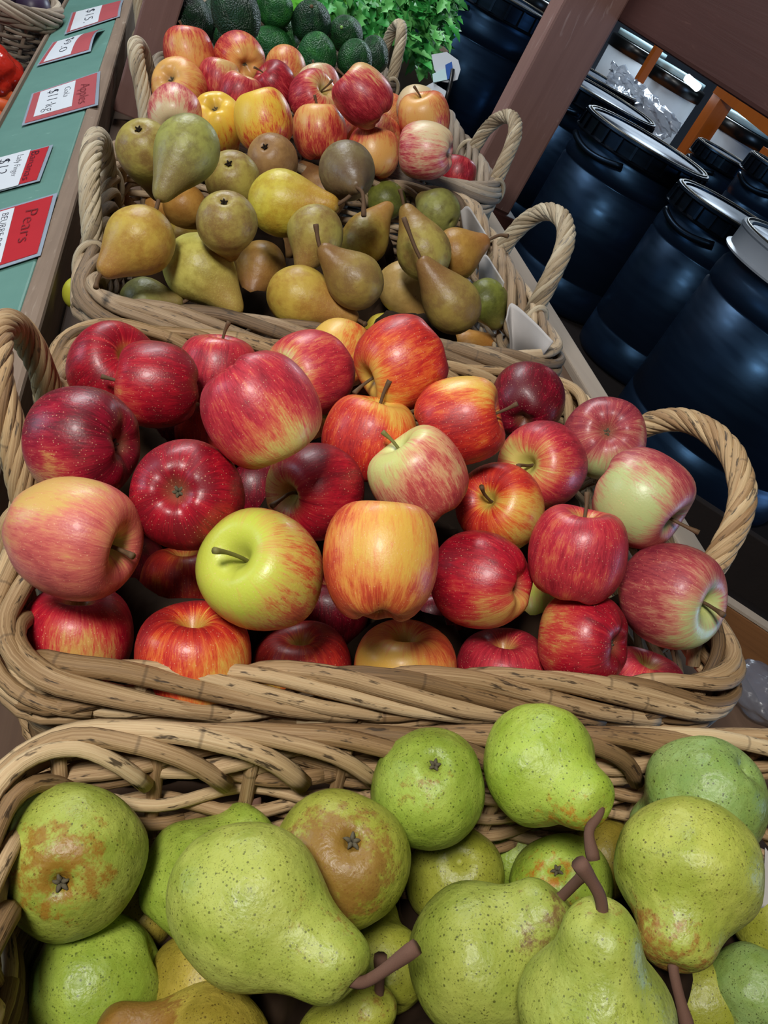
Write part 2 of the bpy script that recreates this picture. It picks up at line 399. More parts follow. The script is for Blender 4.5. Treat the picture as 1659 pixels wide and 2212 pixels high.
# ------------------------------------------------------------------ the setting
def box_obj(name, a, b, mat, parent=None, bev=0.0, rot=None):
    a = Vector(a); b = Vector(b); c = (a + b) / 2; h = (b - a) / 2
    mb = MB(); mb.box(tuple(-h), tuple(h)); o = mb.build(name, mat, parent, smooth=False)
    o.location = c
    if rot: o.rotation_euler = rot
    if bev: bevel(o, bev)
    return o
structure(box_obj('floor', (-3, -2, -.05), (5.5, 6.5, 0), M['floor']))
structure(box_obj('wall_back', (-3, 6.5, 0), (5.5, 6.6, 3.2), M['wall']))
structure(box_obj('wall_right', (5.5, -2, 0), (5.6, 6.6, 3.2), M['wall']))

# the sloping display shelf: deck, legs, pale back edge
SHELF_N = -.612
def shelf_box(name, s0, s1, t0, t1, n0, n1, mat, parent=None, bev=.003):
    c = sh((s0+s1)/2, (t0+t1)/2, (n0+n1)/2); h = ((s1-s0)/2, (t1-t0)/2, (n1-n0)/2)
    mb = MB(); mb.box((-h[0], -h[1], -h[2]), h); o = mb.build(name, mat, parent, smooth=False)
    if parent is None:
        o.location = c; o.rotation_euler = (0, -TH, 0)
    else:
        o.matrix_local = parent.matrix_world.inverted() @ (Matrix.Translation(c) @ Matrix.Rotation(-TH, 4, 'Y'))
    if bev: bevel(o, bev)
    return o
shelf = shelf_box('display_shelf', -.125, .62, -.45, 2.6, SHELF_N-.025, SHELF_N, M['plank'])
tag(shelf, 'sloping dark wooden display shelf under the row of wicker baskets', 'shelf')
bpy.context.view_layer.update()
shelf_box('back_edge', .622, .655, .66, 1.86, SHELF_N-.03, SHELF_N+.012, M['edge'], shelf)
for (s, t) in ((-.09, -.4), (.58, -.4), (-.09, 2.5), (.58, 2.5)):
    p = sh(s, t, SHELF_N-.03); mb = MB(); mb.box((p.x-.03, p.y-.03, 0), (p.x+.03, p.y+.03, p.z))
    o = mb.build('leg', M['plank'], shelf, smooth=False, local=shelf.matrix_world)
# front fascia: grey rail and green price board
rail = shelf_box('front_rail', -.153, -.127, -.45, 3.3, -.66, -.52, M['rail'], None, .006)
tag(rail, 'weathered grey wooden rail running along the left side of the baskets', 'rail')
B_A, B_B = (-.1535, -.524), (-.296, -.580)                    # the board slopes down from the rail
def board_point(px, py, lift=0.0):
    d = Vector((B_B[0]-B_A[0], 0, B_B[1]-B_A[1])); e = AX*d.x + NZ*d.z
    nrm = RY.cross(e).normalized()
    if nrm.z < 0: nrm = -nrm
    return on_plane(px, py, sh(B_A[0], 0, B_A[1]) + nrm*lift, nrm), nrm
e_ = (AX*(B_B[0]-B_A[0]) + NZ*(B_B[1]-B_A[1])); bw = e_.length; e_ = e_.normalized()
bn = RY.cross(e_).normalized(); bn = bn if bn.z > 0 else -bn
mb = MB(); p0 = sh(B_A[0], -.45, B_A[1])
c8 = []
for dn in (-.018, 0):
    for (u, v) in ((0, 0), (bw, 0), (bw, 3.75), (0, 3.75)):
        c8.append(tuple(p0 + e_*u + RY*v + bn*dn))
mb.add(c8, [(0,1,2,3),(7,6,5,4),(0,4,5,1),(1,5,6,2),(2,6,7,3),(3,7,4,0)])
board = mb.build('price_board', M['green'], None, smooth=False); bevel(board, .003)
tag(board, 'long green painted price board with red tickets, left of the baskets', 'board')
mb = MB(); q = p0 + e_*(bw+.001)
c8 = []
for dn in (-.02, .004):
    for (u, v) in ((0, 0), (.007, 0), (.007, 3.75), (0, 3.75)): c8.append(tuple(q + e_*u + RY*v + bn*dn))
mb.add(c8, [(0,1,2,3),(7,6,5,4),(0,4,5,1),(1,5,6,2),(2,6,7,3),(3,7,4,0)])
mb.build('edge_strip', M['rail'], board, smooth=False)

# posts and beam of the wooden frame
def fr(px, py, Y): return on_plane(px, py, (0, Y, 0), Vector((0, 1, 0)))
YP = 1.915
xr = fr(1105, 445, YP).x; xl = fr(1085, 225, YP).x + .03
post = box_obj('wooden_post', (xr-.122, YP, .3), (xr+.006, YP+.07, 1.75), M['post'], None, .006)
tag(post, 'wide reddish brown painted wooden post behind the far apple basket, right side', 'post')
box_obj('foot_block', (xr-.14, YP-.03, .3), (xr+.02, YP+.10, fr(1100, 440, YP).z-.02), M['beam'], None, .004)
bpy.data.objects['foot_block'].parent = post
bpy.data.objects['foot_block'].matrix_parent_inverse = Matrix.Translation(-post.location)
xa = fr(309, 0, YP).x; xb = fr(398, 0, YP).x
post2 = box_obj('wooden_post', (xa, YP, .90), (xb, YP+.045, 1.9), M['post'], None, .004)
tag(post2, 'narrow reddish brown wooden post between the far apples and the avocados, left side', 'post')
pb = fr(1345, 52, YP-.02)
beam = box_obj('wooden_beam', (pb.x-.004, -.2, pb.z), (pb.x+.075, YP+.07, pb.z+.17), M['beam'], None, .008)
tag(beam, 'dark reddish brown wooden beam across the top right corner', 'beam')

# ------------------------------------------------------------------ wicker baskets
BH = .155
class Loop:
    """closed outline of a basket: evenly spaced points with outward normals"""
    def __init__(s, hx, hy, rad, n=720):
        pts = []
        for (cx, cy, a0) in ((hx-rad, hy-rad, 0), (-hx+rad, hy-rad, 90), (-hx+rad, -hy+rad, 180), (hx-rad, -hy+rad, 270)):
            for k in range(13):
                a = math.radians(a0 + 90*k/12); pts.append((cx+rad*math.cos(a), cy+rad*math.sin(a)))
        P = np.array(pts + pts[:1]); d = np.linalg.norm(np.diff(P, axis=0), axis=1); L = np.concatenate([[0], np.cumsum(d)])
        s.len = L[-1]; u = np.linspace(0, s.len, n+1)
        s.x = np.interp(u, L, P[:, 0]); s.y = np.interp(u, L, P[:, 1]); s.u = u
        tx = np.gradient(s.x); ty = np.gradient(s.y); l = np.hypot(tx, ty)
        s.nx = ty/l; s.ny = -tx/l
    def p(s, u, out, z):
        u = np.mod(u, s.len)
        x = np.interp(u, s.u, s.x); y = np.interp(u, s.u, s.y); nx = np.interp(u, s.u, s.nx); ny = np.interp(u, s.u, s.ny)
        return np.stack([x + nx*out, y + ny*out, z + 0*u], -1)
def rope(mb, path, strands, r_core, r_s, turns, rng, flat=1.0):
    P = np.asarray(path); n = len(P); T = np.gradient(P, axis=0); T /= np.linalg.norm(T, axis=1)[:, None]
    N = np.zeros_like(P); c = np.cross(T[0], (1.0, .2, .1)); N[0] = c/np.linalg.norm(c)
    for i in range(1, n):
        v = N[i-1]-T[i]*(N[i-1]@T[i]); N[i] = v/np.linalg.norm(v)
    B = np.cross(T, N)
    for k in range(strands):
        a = 2*np.pi*(k/strands + turns*np.linspace(0, 1, n)) + rng.uniform(-.12, .12)
        Q = P + r_core*(N*np.cos(a)[:, None] + B*np.sin(a)[:, None])
        mb.tube(Q, r_s*rng.uniform(.88, 1.12)*(1+.06*np.sin(np.linspace(0, 17, n)+k)), 8, 0, rng.uniform(0, 30), rng.uniform(0, 1))
def wicker_basket(label, s0, s1, t0, t1, H, mat, rmat, handles, seed, group='wicker fruit baskets on the display shelf', rod=.0062, detail=1.0, root=None, rad=.05, pitch=.0092):
    rng = np.random.default_rng(seed)
    hx, hy = (s1-s0)/2, (t1-t0)/2
    if root is None: root = empty('wicker_basket', sh((s0+s1)/2, (t0+t1)/2, -.45-BH), (0, -TH, 0))
    tag(root, label, 'basket', group)
    lp = Loop(hx-.008, hy-.008, min(rad, hx*.99-.01, hy*.99-.01)); ns = int(round(lp.len/.058/2))*2; sp = lp.len/ns
    wall = MB(); fl = .022
    inset = lambda z: -(1-z/H)*fl
    for k in range(ns):                                   # upright stakes
        z = np.linspace(.002, H-.012, 7)
        P = np.concatenate([lp.p(np.array([k*sp]), inset(zz), zz) for zz in z]); wall.tube(P, .0048, 7, 0, rng.uniform(0, 30), rng.uniform(0, 1))
    z = .007; row = 0
    while z < H-.05:                                      # weavers in and out of the stakes
        a = rng.uniform(0, lp.len); done = 0
        while done < lp.len:
            L = min(rng.uniform(.5, .8), lp.len-done+.02); m = max(8, int(L/sp*6))
            u = a+done+np.linspace(-.012, L, m)
            w = .0062*np.cos(np.pi*u/sp + np.pi*(row % 2)); zz = z + .0015*np.sin(u*9+row)
            r = .0047*rng.uniform(.8, 1.15)
            wall.tube(lp.p(u, inset(z)+w, zz), r*np.linspace(1.05, .9, m), 7, 0, rng.uniform(0, 30), rng.uniform(0, 1))
            done += L
        z += pitch; row += 1
    wall.build('woven_wall', mat, root)
    rim = MB()
    for lev, zc in enumerate((H-.040, H-.029)):           # thick waling rows under the border
        for ph in range(3):
            a = rng.uniform(0, lp.len); done = 0
            while done < lp.len:
                L = min(rng.uniform(.32, .55), lp.len-done+.03); m = max(8, int(L/.012)); u = a+done+np.linspace(-.02, L, m)
                A = 2*np.pi*(u/(sp*3) + ph/3)
                rim.tube(lp.p(u, .002+.0085*np.cos(A), zc+.0045*np.sin(A)+.002*np.sin(u*31)), .0052*rng.uniform(.85, 1.15)*np.linspace(1.05, .92, m), 8, 0, rng.uniform(0, 30), rng.uniform(0, 1))
                done += L
    nb = int(lp.len/.048); pk = [0, .06, .16, .34, .55, .78, 1]
    for k in range(nb):                                   # the rolled border: every rod comes up inside, lies over the top, tucks down outside
        L = rng.uniform(.20, .27); m = 26; p = np.linspace(0, 1, m); j = rng.uniform(-.002, .002)
        u = k*lp.len/nb + p*L*(1 if True else -1)
        zz = np.interp(p, pk, [-.034, -.014, -.002, .003, -.004, -.015, -.027]) + j
        oo = np.interp(p, pk, [-.012, -.013, -.009, -.001, .007, .0125, .009])
        ker = np.ones(3)/3; zz[1:-1] = np.convolve(zz, ker, 'valid'); oo[1:-1] = np.convolve(oo, ker, 'valid')
        rim.tube(lp.p(u, oo, H-.004+zz), rod*rng.uniform(.82, 1.2)*np.linspace(1.02, .9, m), 9, 0, rng.uniform(0, 30), rng.uniform(0, 1))
    rim.build('rim_border', mat, root)
    base = MB()
    for k in range(int(2*hy/.012)):
        y = -hy+.03+k*.012
        if y > hy-.03: break
        x = np.linspace(-hx+.03, hx-.03, 30)
        if rad > .1: x = x*math.sqrt(max(.02, 1-(y/hy)**2))
        base.tube(np.stack([x, 0*x+y, .006+.003*np.cos(x*70+k*np.pi)], -1), .005, 6, 0, rng.uniform(0, 30), rng.uniform(0, 1))
    base.build('base', mat, root)
    for (sd, tc, span, hgt, lean) in handles:
        y = tc-(t0+t1)/2; x = sd*(hx-.008)
        K = [(x-sd*.004, y-span/2-.008, H-.075), (x, y-span/2-.004, H-.02), (x+sd*lean*.35, y-span*.47, H+hgt*.38), (x+sd*lean*.8, y-span*.30, H+hgt*.84),
             (x+sd*lean, y, H+hgt), (x+sd*lean*.8, y+span*.30, H+hgt*.84), (x+sd*lean*.35, y+span*.47, H+hgt*.38), (x, y+span/2+.004, H-.02), (x-sd*.004, y+span/2+.008, H-.075)]
        hb = MB(); rope(hb, catmull(K, 120), 9, .0080, .0044, 3.6, rng)
        for q in (-1, 1):                                  # strand wound round the rim where the handle enters
            yy = y+q*(span/2+.012); a = np.linspace(-.6, 4.0, 26)
            hb.tube(np.stack([x+.017*np.cos(a), yy+q*.006*a, H-.022+.026*np.sin(a)], -1), .0042, 7, 0, rng.uniform(0, 30), rng.uniform(0, 1))
        hb.build('handle', rmat, root)
    return root
wicker_basket('tan wicker basket of green pears, nearest the camera and without visible handles', -.075, .52, -.25, .335, BH, M['wick'], M['rope'], [], 3)
wicker_basket('tan wicker basket heaped with large red apples, second from the camera', -.094, .474, .370, .832, BH-.006, M['wick'], M['rope'],
              [(1, .595, .20, .075, .045), (-1, .615, .13, .095, .03)], 5)
wicker_basket('wicker basket of brown pears lined with pale paper, third from the camera', -.088, .474, .850, 1.375, BH, M['wick_dry'], M['rope_grey'],
              [(1, 1.085, .17, .085, .035), (-1, 1.10, .20, .07, .012)], 7)
wicker_basket('greyed wicker basket of smaller streaked apples, fourth from the camera', -.048, .546, 1.42, 1.895, BH, M['wick_grey'], M['rope_grey'],
              [(1, 1.56, .16, .08, .03), (-1, 1.53, .15, .082, .028)], 11)
wicker_basket('greyed wicker basket of avocados behind the streaked apples', -.085, .452, 1.985, 2.42, BH, M['wick_grey'], M['rope_grey'],
              [(1, 2.11, .15, .09, .012), (-1, 2.10, .15, .11, .03)], 13)

# ------------------------------------------------------------------ price tickets
def glyphs(txt, size, shear=.0, space=1.0):
    c = bpy.data.curves.new('t', 'FONT'); c.body = txt; c.size = size; c.shear = shear; c.space_character = space
    c.offset = -.019; c.extrude = 0; c.resolution_u = 3
    o = bpy.data.objects.new('t', c); COL.objects.link(o)
    me = bpy.data.meshes.new_from_object(o.evaluated_get(bpy.context.evaluated_depsgraph_get()))
    bpy.data.objects.remove(o); bpy.data.curves.remove(c)
    V = np.array([v.co[:] for v in me.vertices]); Fc = [tuple(p.vertices) for p in me.polygons]; bpy.data.meshes.remove(me)
    return V, Fc
def ticket(label, TL, TR, BL, BR, red, white, texts, curl=0.0):
    """corners as read: top left, top right, bottom left, bottom right (picture positions on the board)"""
    c = [board_point(*q, lift=.003)[0] for q in (TL, TR, BL, BR)]
    nrm = bn
    def bl(u, v, up=0.0):                               # u along the writing, v from the top
        p = (c[0]*(1-u)+c[1]*u)*(1-v) + (c[2]*(1-u)+c[3]*u)*v
        return p + nrm*(up + curl*math.sin(math.pi*min(max(u, 0), 1))*(1-v))
    def sheet(name, quads, mat, up, parent, thick=.0006):
        mb = MB()
        for (u0, u1, v0, v1) in quads:
            n = 10; V = []; Fq = []
            for lay in (0, thick):
                for i in range(n+1):
                    for j in range(n+1): V.append(tuple(bl(u0+(u1-u0)*i/n, v0+(v1-v0)*j/n, up+lay)))
            K = (n+1)*(n+1)
            for i in range(n):
                for j in range(n):
                    a = i*(n+1)+j; q = (a, a+1, a+n+2, a+n+1)
                    Fq.append(tuple(K+x for x in q)); Fq.append(tuple(reversed(q)))
            edge = [i*(n+1) for i in range(n+1)] + [n*(n+1)+j for j in range(1, n+1)] + [i*(n+1)+n for i in range(n-1, -1, -1)] + [j for j in range(n-1, 0, -1)]
            for a, b in zip(edge, edge[1:]+edge[:1]): Fq.append((a, b, K+b, K+a))
            mb.add(V, Fq)
        return mb
    org = bl(.5, .5); root = empty('price_ticket', org); tag(root, label, 'price ticket', 'price tickets on the green board')
    loc = Matrix.Translation(org)
    sheet('laminate', [(0, 1, 0, 1)], None, 0, None).build('laminate', M['laminate'], root, False, loc)
    sheet('red_card', [(.04, .96, .045, .965)], None, .0009, None).build('red_card', M[red], root, False, loc)
    if white: sheet('white_label', [white], None, .0018, None).build('white_label', M['ticket_white'], root, False, loc)
    W = (c[1]-c[0]).length; Hh = (c[2]-c[0]).length
    for (txt, u, v, hgt, wid, mat) in texts:             # baseline start u,v; height as part of the ticket height; width as part of its width
        V, Fc = glyphs(txt, 1.0, .12)
        x0, x1 = V[:, 0].min(), V[:, 0].max(); sc = wid/(x1-x0)
        P = [tuple(bl(u+(q[0]-x0)*sc, v-q[1]*hgt, .0027)) for q in V]
        ink = MB(); ink.add(P, Fc); ink.build('lettering', M['ink' if mat == 'ink' else 'ink_faint'], root, False, loc)
ticket('faded red ticket with a white label reading $15, farthest along the board', (267, 0), (259, 36), (155, 28), (139, 75), 'ticket_faded', (.06, .95, .40, .90),
       [('$15.', .14, .68, .24, .66, 'ink')], .003)
ticket('faded red ticket with a white label reading $9.0, second farthest along the board', (227, 62), (196, 111), (114, 92), (79, 143), 'ticket_faded', (.07, .95, .38, .88),
       [('$9.0', .16, .66, .24, .62, 'ink')], .012)
ticket('red ticket headed Apples with a white label reading Gala $11 kg', (217, 154), (212, 227), (69, 203), (47, 272), 'ticket_faded', (.08, .86, .355, .86),
       [('Apples', .28, .27, .20, .58, 'faint'), ('Gala', .22, .50, .13, .30, 'ink'), ('$11·kg', .16, .73, .22, .66, 'ink')])
ticket('bright red ticket headed Bananas with a white label reading Lady Finger $12', (115, 313), (86, 391), (-55, 358), (-78, 434), 'ticket_red', (.0, 1.0, .28, 1.0),
       [('Bananas', .10, .25, .15, .80, 'ink'), ('Lady Finger', .10, .43, .12, .62, 'ink'), ('$12.-', .10, .66, .22, .62, 'ink')])
ticket('large red ticket headed Pears with a white label reading BEURRE BOSC, nearest along the board', (125, 417), (88, 552), (-72, 474), (-104, 614), 'ticket_red', (.07, .93, .46, .95),
       [('Pears', .20, .32, .22, .52, 'faint'), ('BEURRE BOSC', .13, .585, .11, .70, 'ink'), ('$9.5', .2, .84, .2, .5, 'ink')])

# ------------------------------------------------------------------ black drums behind the shelf
def drum(label, top, R, Hb, lidmat='drum_lid', neck=.94):
    root = empty('plastic_drum', (top.x, top.y, top.z-Hb)); tag(root, label, 'drum', 'black plastic drums behind the shelf')
    h = Hb
    b = MB(); b.lathe([(0, 0), (R*.9, 0), (R*.98, .012), (R, .03), (R, h*.20), (R*.985, h*.205), (R*.985, h*.215), (R, h*.22), (R, h*.735), (R*.972, h*.742), (R*.972, h*.752), (R, h*.76), (R, h*.80),
             (R*.985, h*.84), (R*.95, h*.865), (R*neck, h*.885), (R*neck, h*.99), (0, h*.985)], 72); b.build('body', M['drum'], root)
    r1 = R*neck+.006; l = MB()
    z0, z1 = h*.895, h
    l.lathe([(R*neck*.98, z0), (r1+.010, z0), (r1+.012, z0+.004), (r1+.004, z0+.008), (r1+.004, z1-.010), (r1+.008, z1-.006), (r1+.006, z1), (r1-.012, z1), (r1-.015, z1-.035), (r1-.03, z1-.040), (0, z1-.038)], 72)
    n = 26 if lidmat == 'drum_lid' else 0
    for k in range(n):                                    # grip ribs round the lid
        a = 2*math.pi*k/n; w = .0035
        ca, sa = math.cos(a), math.sin(a)
        def q(r, t, z): return (r*ca-t*sa, r*sa+t*ca, z)
        l.add([q(r1, -w, z0+.008), q(r1, w, z0+.008), q(r1+.011, w, z0+.008), q(r1+.011, -w, z0+.008), q(r1, -w, z1-.008), q(r1, w, z1-.008), q(r1+.009, w, z1-.008), q(r1+.009, -w, z1-.008)],
              [(0,3,2,1),(4,5,6,7),(0,1,5,4),(1,2,6,5),(2,3,7,6),(3,0,4,7)])
    o = l.build('lid', M[lidmat], root); o.modifiers.new('es', 'EDGE_SPLIT').split_angle = math.radians(40)
    a = np.linspace(0, 2*np.pi, 72, endpoint=False)
    rm = MB(); rm.tube(np.stack([(r1-.002)*np.cos(a), (r1-.002)*np.sin(a), 0*a+z1+.001], -1), .0028, 6, closed=True); rm.build('rim_ring', M['drum_metal'], root)
    if lidmat != 'drum_lid': return root
    lg = MB()                                             # carrying lug under the lid
    a = np.linspace(-.5, .5, 14) + math.radians(205)
    lg.tube(np.stack([(r1+.016)*np.cos(a), (r1+.016)*np.sin(a), z0-.012-.016*np.cos((a-math.radians(205))*3)], -1), .008, 8); lg.build('lug', M['drum_lid'], root)
    return root
BENCH = .80
def drum_at(label, px, py, z, R, neck=.94, lidmat='drum_lid'):
    top = at(px, py, z); return drum(label, top, R, top.z-BENCH, lidmat, neck)
drum_at('largest black drum, nearest at the right edge of the photo', 1815, 600, 1.74, .215, .97, 'lid_grey')
drum_at('black drum with ribbed lid and shiny rim, in the middle beside the wide post', 1402, 305, 2.30, .182)
drum_at('smaller black drum with a ribbed lid, tucked between the middle drum and the nearest drum', 1590, 462, 2.10, .155)
drum_at('black drum half hidden by the wide post, behind the middle drum', 1305, 205, 2.72, .185)
drum_at('black drum at the back behind the half hidden one', 1290, 165, 3.25, .17)
drum_at('black drum left of the wide post, at the top of the photo', 1085, -18, 2.75, .205)
drum_at('far squat dark drum in front of the orange rack', 1572, 335, 3.15, .13, .85)
drum_at('far dark drum at the right edge in front of the orange rack', 1700, 372, 2.85, .13)
bench = box_obj('drum_bench', (.90, .55, BENCH-.04), (3.2, 4.6, BENCH), M['bench'], None, .004)
for (x, y) in ((.96, .65), (3.1, .65), (.96, 4.5), (3.1, 4.5)):
    mb = MB(); mb.box((x-.04, y-.04, 0), (x+.04, y+.04, BENCH-.04)); o = mb.build('leg', M['bench'], bench, False, Matrix.Translation(bench.location))
tag(bench, 'low dark brown bench carrying the black drums', 'bench')
# brown tray edge under the nearest drum
c = at(1640, 1085, 1.70)
# wooden crate in the bottom right gap
p1 = at(1560, 1283, 1.19); p2 = on_level(1680, 1362, p1.z)
d = (p2-p1); d.z = 0; ln = d.length*2.2 + .05; d.normalize()
cr = empty('wooden_crate', p1 - Vector((0, 0, .11)), (0, 0, math.atan2(d.y, d.x)))
tag(cr, 'brown wooden crate with a pale top edge, right of the front apple basket', 'crate')
def part_box(name, a, b, mat, par, bev=.002):
    mb = MB(); mb.box(a, b); o = mb.build(name, mat, par, False)
    if bev: bevel(o, bev)
    return o
part_box('board', (-.12, -.018, 0), (ln, 0, .108), M['crate'], cr); part_box('top_edge', (-.12, -.0185, .109), (ln, .0005, .113), M['edge'], cr, 0)
part_box('board', (-.12, .25, 0), (ln, .268, .108), M['bench'], cr); part_box('end_board', (-.138, -.018, 0), (-.12, .268, .108), M['bench'], cr)  # inner boards coloured near black in place of shade inside the crate
part_box('bottom_board', (-.12, 0, 0), (ln, .25, .01), M['bench'], cr)
# crumpled clear plastic beside the crate
rng = np.random.default_rng(4)
def crumple(name, c, r, mat, seed, flat=.5, n=26, amp=.35):
    g = np.random.default_rng(seed); ph = g.uniform(0, 6, (6, 3)); fr_ = g.normal(0, 1, (6, 3))*2.2
    mb = MB()
    prof = [(math.sin(a)*1.0, -math.cos(a)) for a in np.linspace(0, math.pi, n)]
    def fn(V):
        q = V.copy(); s = np.zeros(V.shape[:2])
        for k in range(6): s += np.abs(np.sin((V*fr_[k]).sum(-1)*1.5+ph[k, 0]))
        q *= (1+amp*(s/6-.6))[..., None]; q[..., 2] *= flat; return q*r
    mb.lathe(prof, n*2, 0, fn); o = mb.build(name, mat, None); o.location = c; return o
o = crumple('plastic_wrap', on_plane(1652, 1500, sh(0, 0, SHELF_N+.012), NZ), .04, M['wrap_dim'], 2)
tag(o, 'crumpled clear plastic wrap right of the front apple basket', 'plastic wrap')

# ------------------------------------------------------------------ orange rack with milky tubs, far right
DX = 3.6
rack = empty('storage_rack', at(1500, 330, DX)); rl = Matrix.Translation(rack.location)
tag(rack, 'orange wooden rack holding milky tubs, seen under the beam', 'rack')
def bar(name, a, b, w, mat, par, loc):
    A = Vector(a); B = Vector(b); d = (B-A).normalized(); s = d.cross(Vector((0, 0, 1)))
    if s.length < .1: s = Vector((1, 0, 0))
    s.normalize(); u = s.cross(d).normalized(); V = []
    for p in (A, B):
        for (i, j) in ((-1, -1), (1, -1), (1, 1), (-1, 1)): V.append(tuple(p + s*i*w/2 + u*j*w/2))
    mb = MB(); mb.add(V, [(3,2,1,0),(4,5,6,7),(0,1,5,4),(1,2,6,5),(2,3,7,6),(3,0,4,7)])
    o = mb.build(name, mat, par, False, loc); return o
def vert(px, py, z, h, w):
    t = at(px, py, z); h = min(h, t.z-BENCH-.022); bar('post', t, (t.x, t.y, t.z-h), w, M['orange_wood'], rack, rl); return t
vert(1425, 100, 3.9, .16, .035)
t1 = vert(1572, 200, DX, .9, .07); t2 = vert(1672, 330, 3.45, .9, .07)
bar('top_rail', at(1560, 190, DX), at(1690, 292, 3.35), .06, M['orange_wood'], rack, rl)
zs = at(1470, 262, 3.9).z
mb = MB(); mb.box((1.55, 3.56, BENCH+.002), (3.15, 4.55, BENCH+.02)); mb.build('shelf_board', M['orange_wood'], rack, False, rl)
def tub(label, px, py, z, R, h):
    top = at(px, py, z); h = top.z-BENCH-.022; root = empty('storage_tub', (top.x, top.y, top.z-h)); tag(root, label, 'tub', 'milky tubs on the orange rack')
    b = MB(); b.lathe([(0, 0), (R*.86, 0), (R*.9, .01), (R*.97, h-.03), (0, h-.03)], 36); b.build('body', M['tub_white'], root)
    l = MB(); l.lathe([(R*.96, h-.062), (R*1.03, h-.060), (R*1.04, h-.012), (R*1.0, h-.004), (0, h-.002)], 36); l.build('lid', M['tub_lid'], root)
    k = MB(); k.lathe([(0, h-.0005), (R*.9, h-.0005), (R*.9, h+.024), (0, h+.026)], 36); k.build('lid_label', M['tub_label'], root)
tub('milky tub with a black lid, leftmost on the orange rack', 1385, 100, 4.35, .15, .30)
tub('milky tub with a black lid left of the thick orange upright', 1466, 165, 4.12, .145, .32)
tub('milky tub with a black lid and pale label right of the thick orange upright', 1606, 268, 4.0, .155, .34)
tub('milky tub at the top of the photo left of the wide post', 1150, -20, 3.7, .13, .28)
# reflected glare over the tubs, added as a glowing tube
lm = bpy.data.materials.new('glare_glow'); lm.use_nodes = True
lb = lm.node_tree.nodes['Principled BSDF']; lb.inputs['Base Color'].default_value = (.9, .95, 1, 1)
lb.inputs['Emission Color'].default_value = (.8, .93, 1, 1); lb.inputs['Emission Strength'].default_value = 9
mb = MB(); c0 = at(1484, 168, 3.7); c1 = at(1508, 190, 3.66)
mb.tube(catmull([c0, (c0+c1)/2, c1], 12), .016, 12); o = mb.build('glare', lm, None, True, Matrix.Translation(c0)); o.location = c0
tag(o, 'white reflected glare under the beam beside the tubs, made as a glowing tube', 'glare')

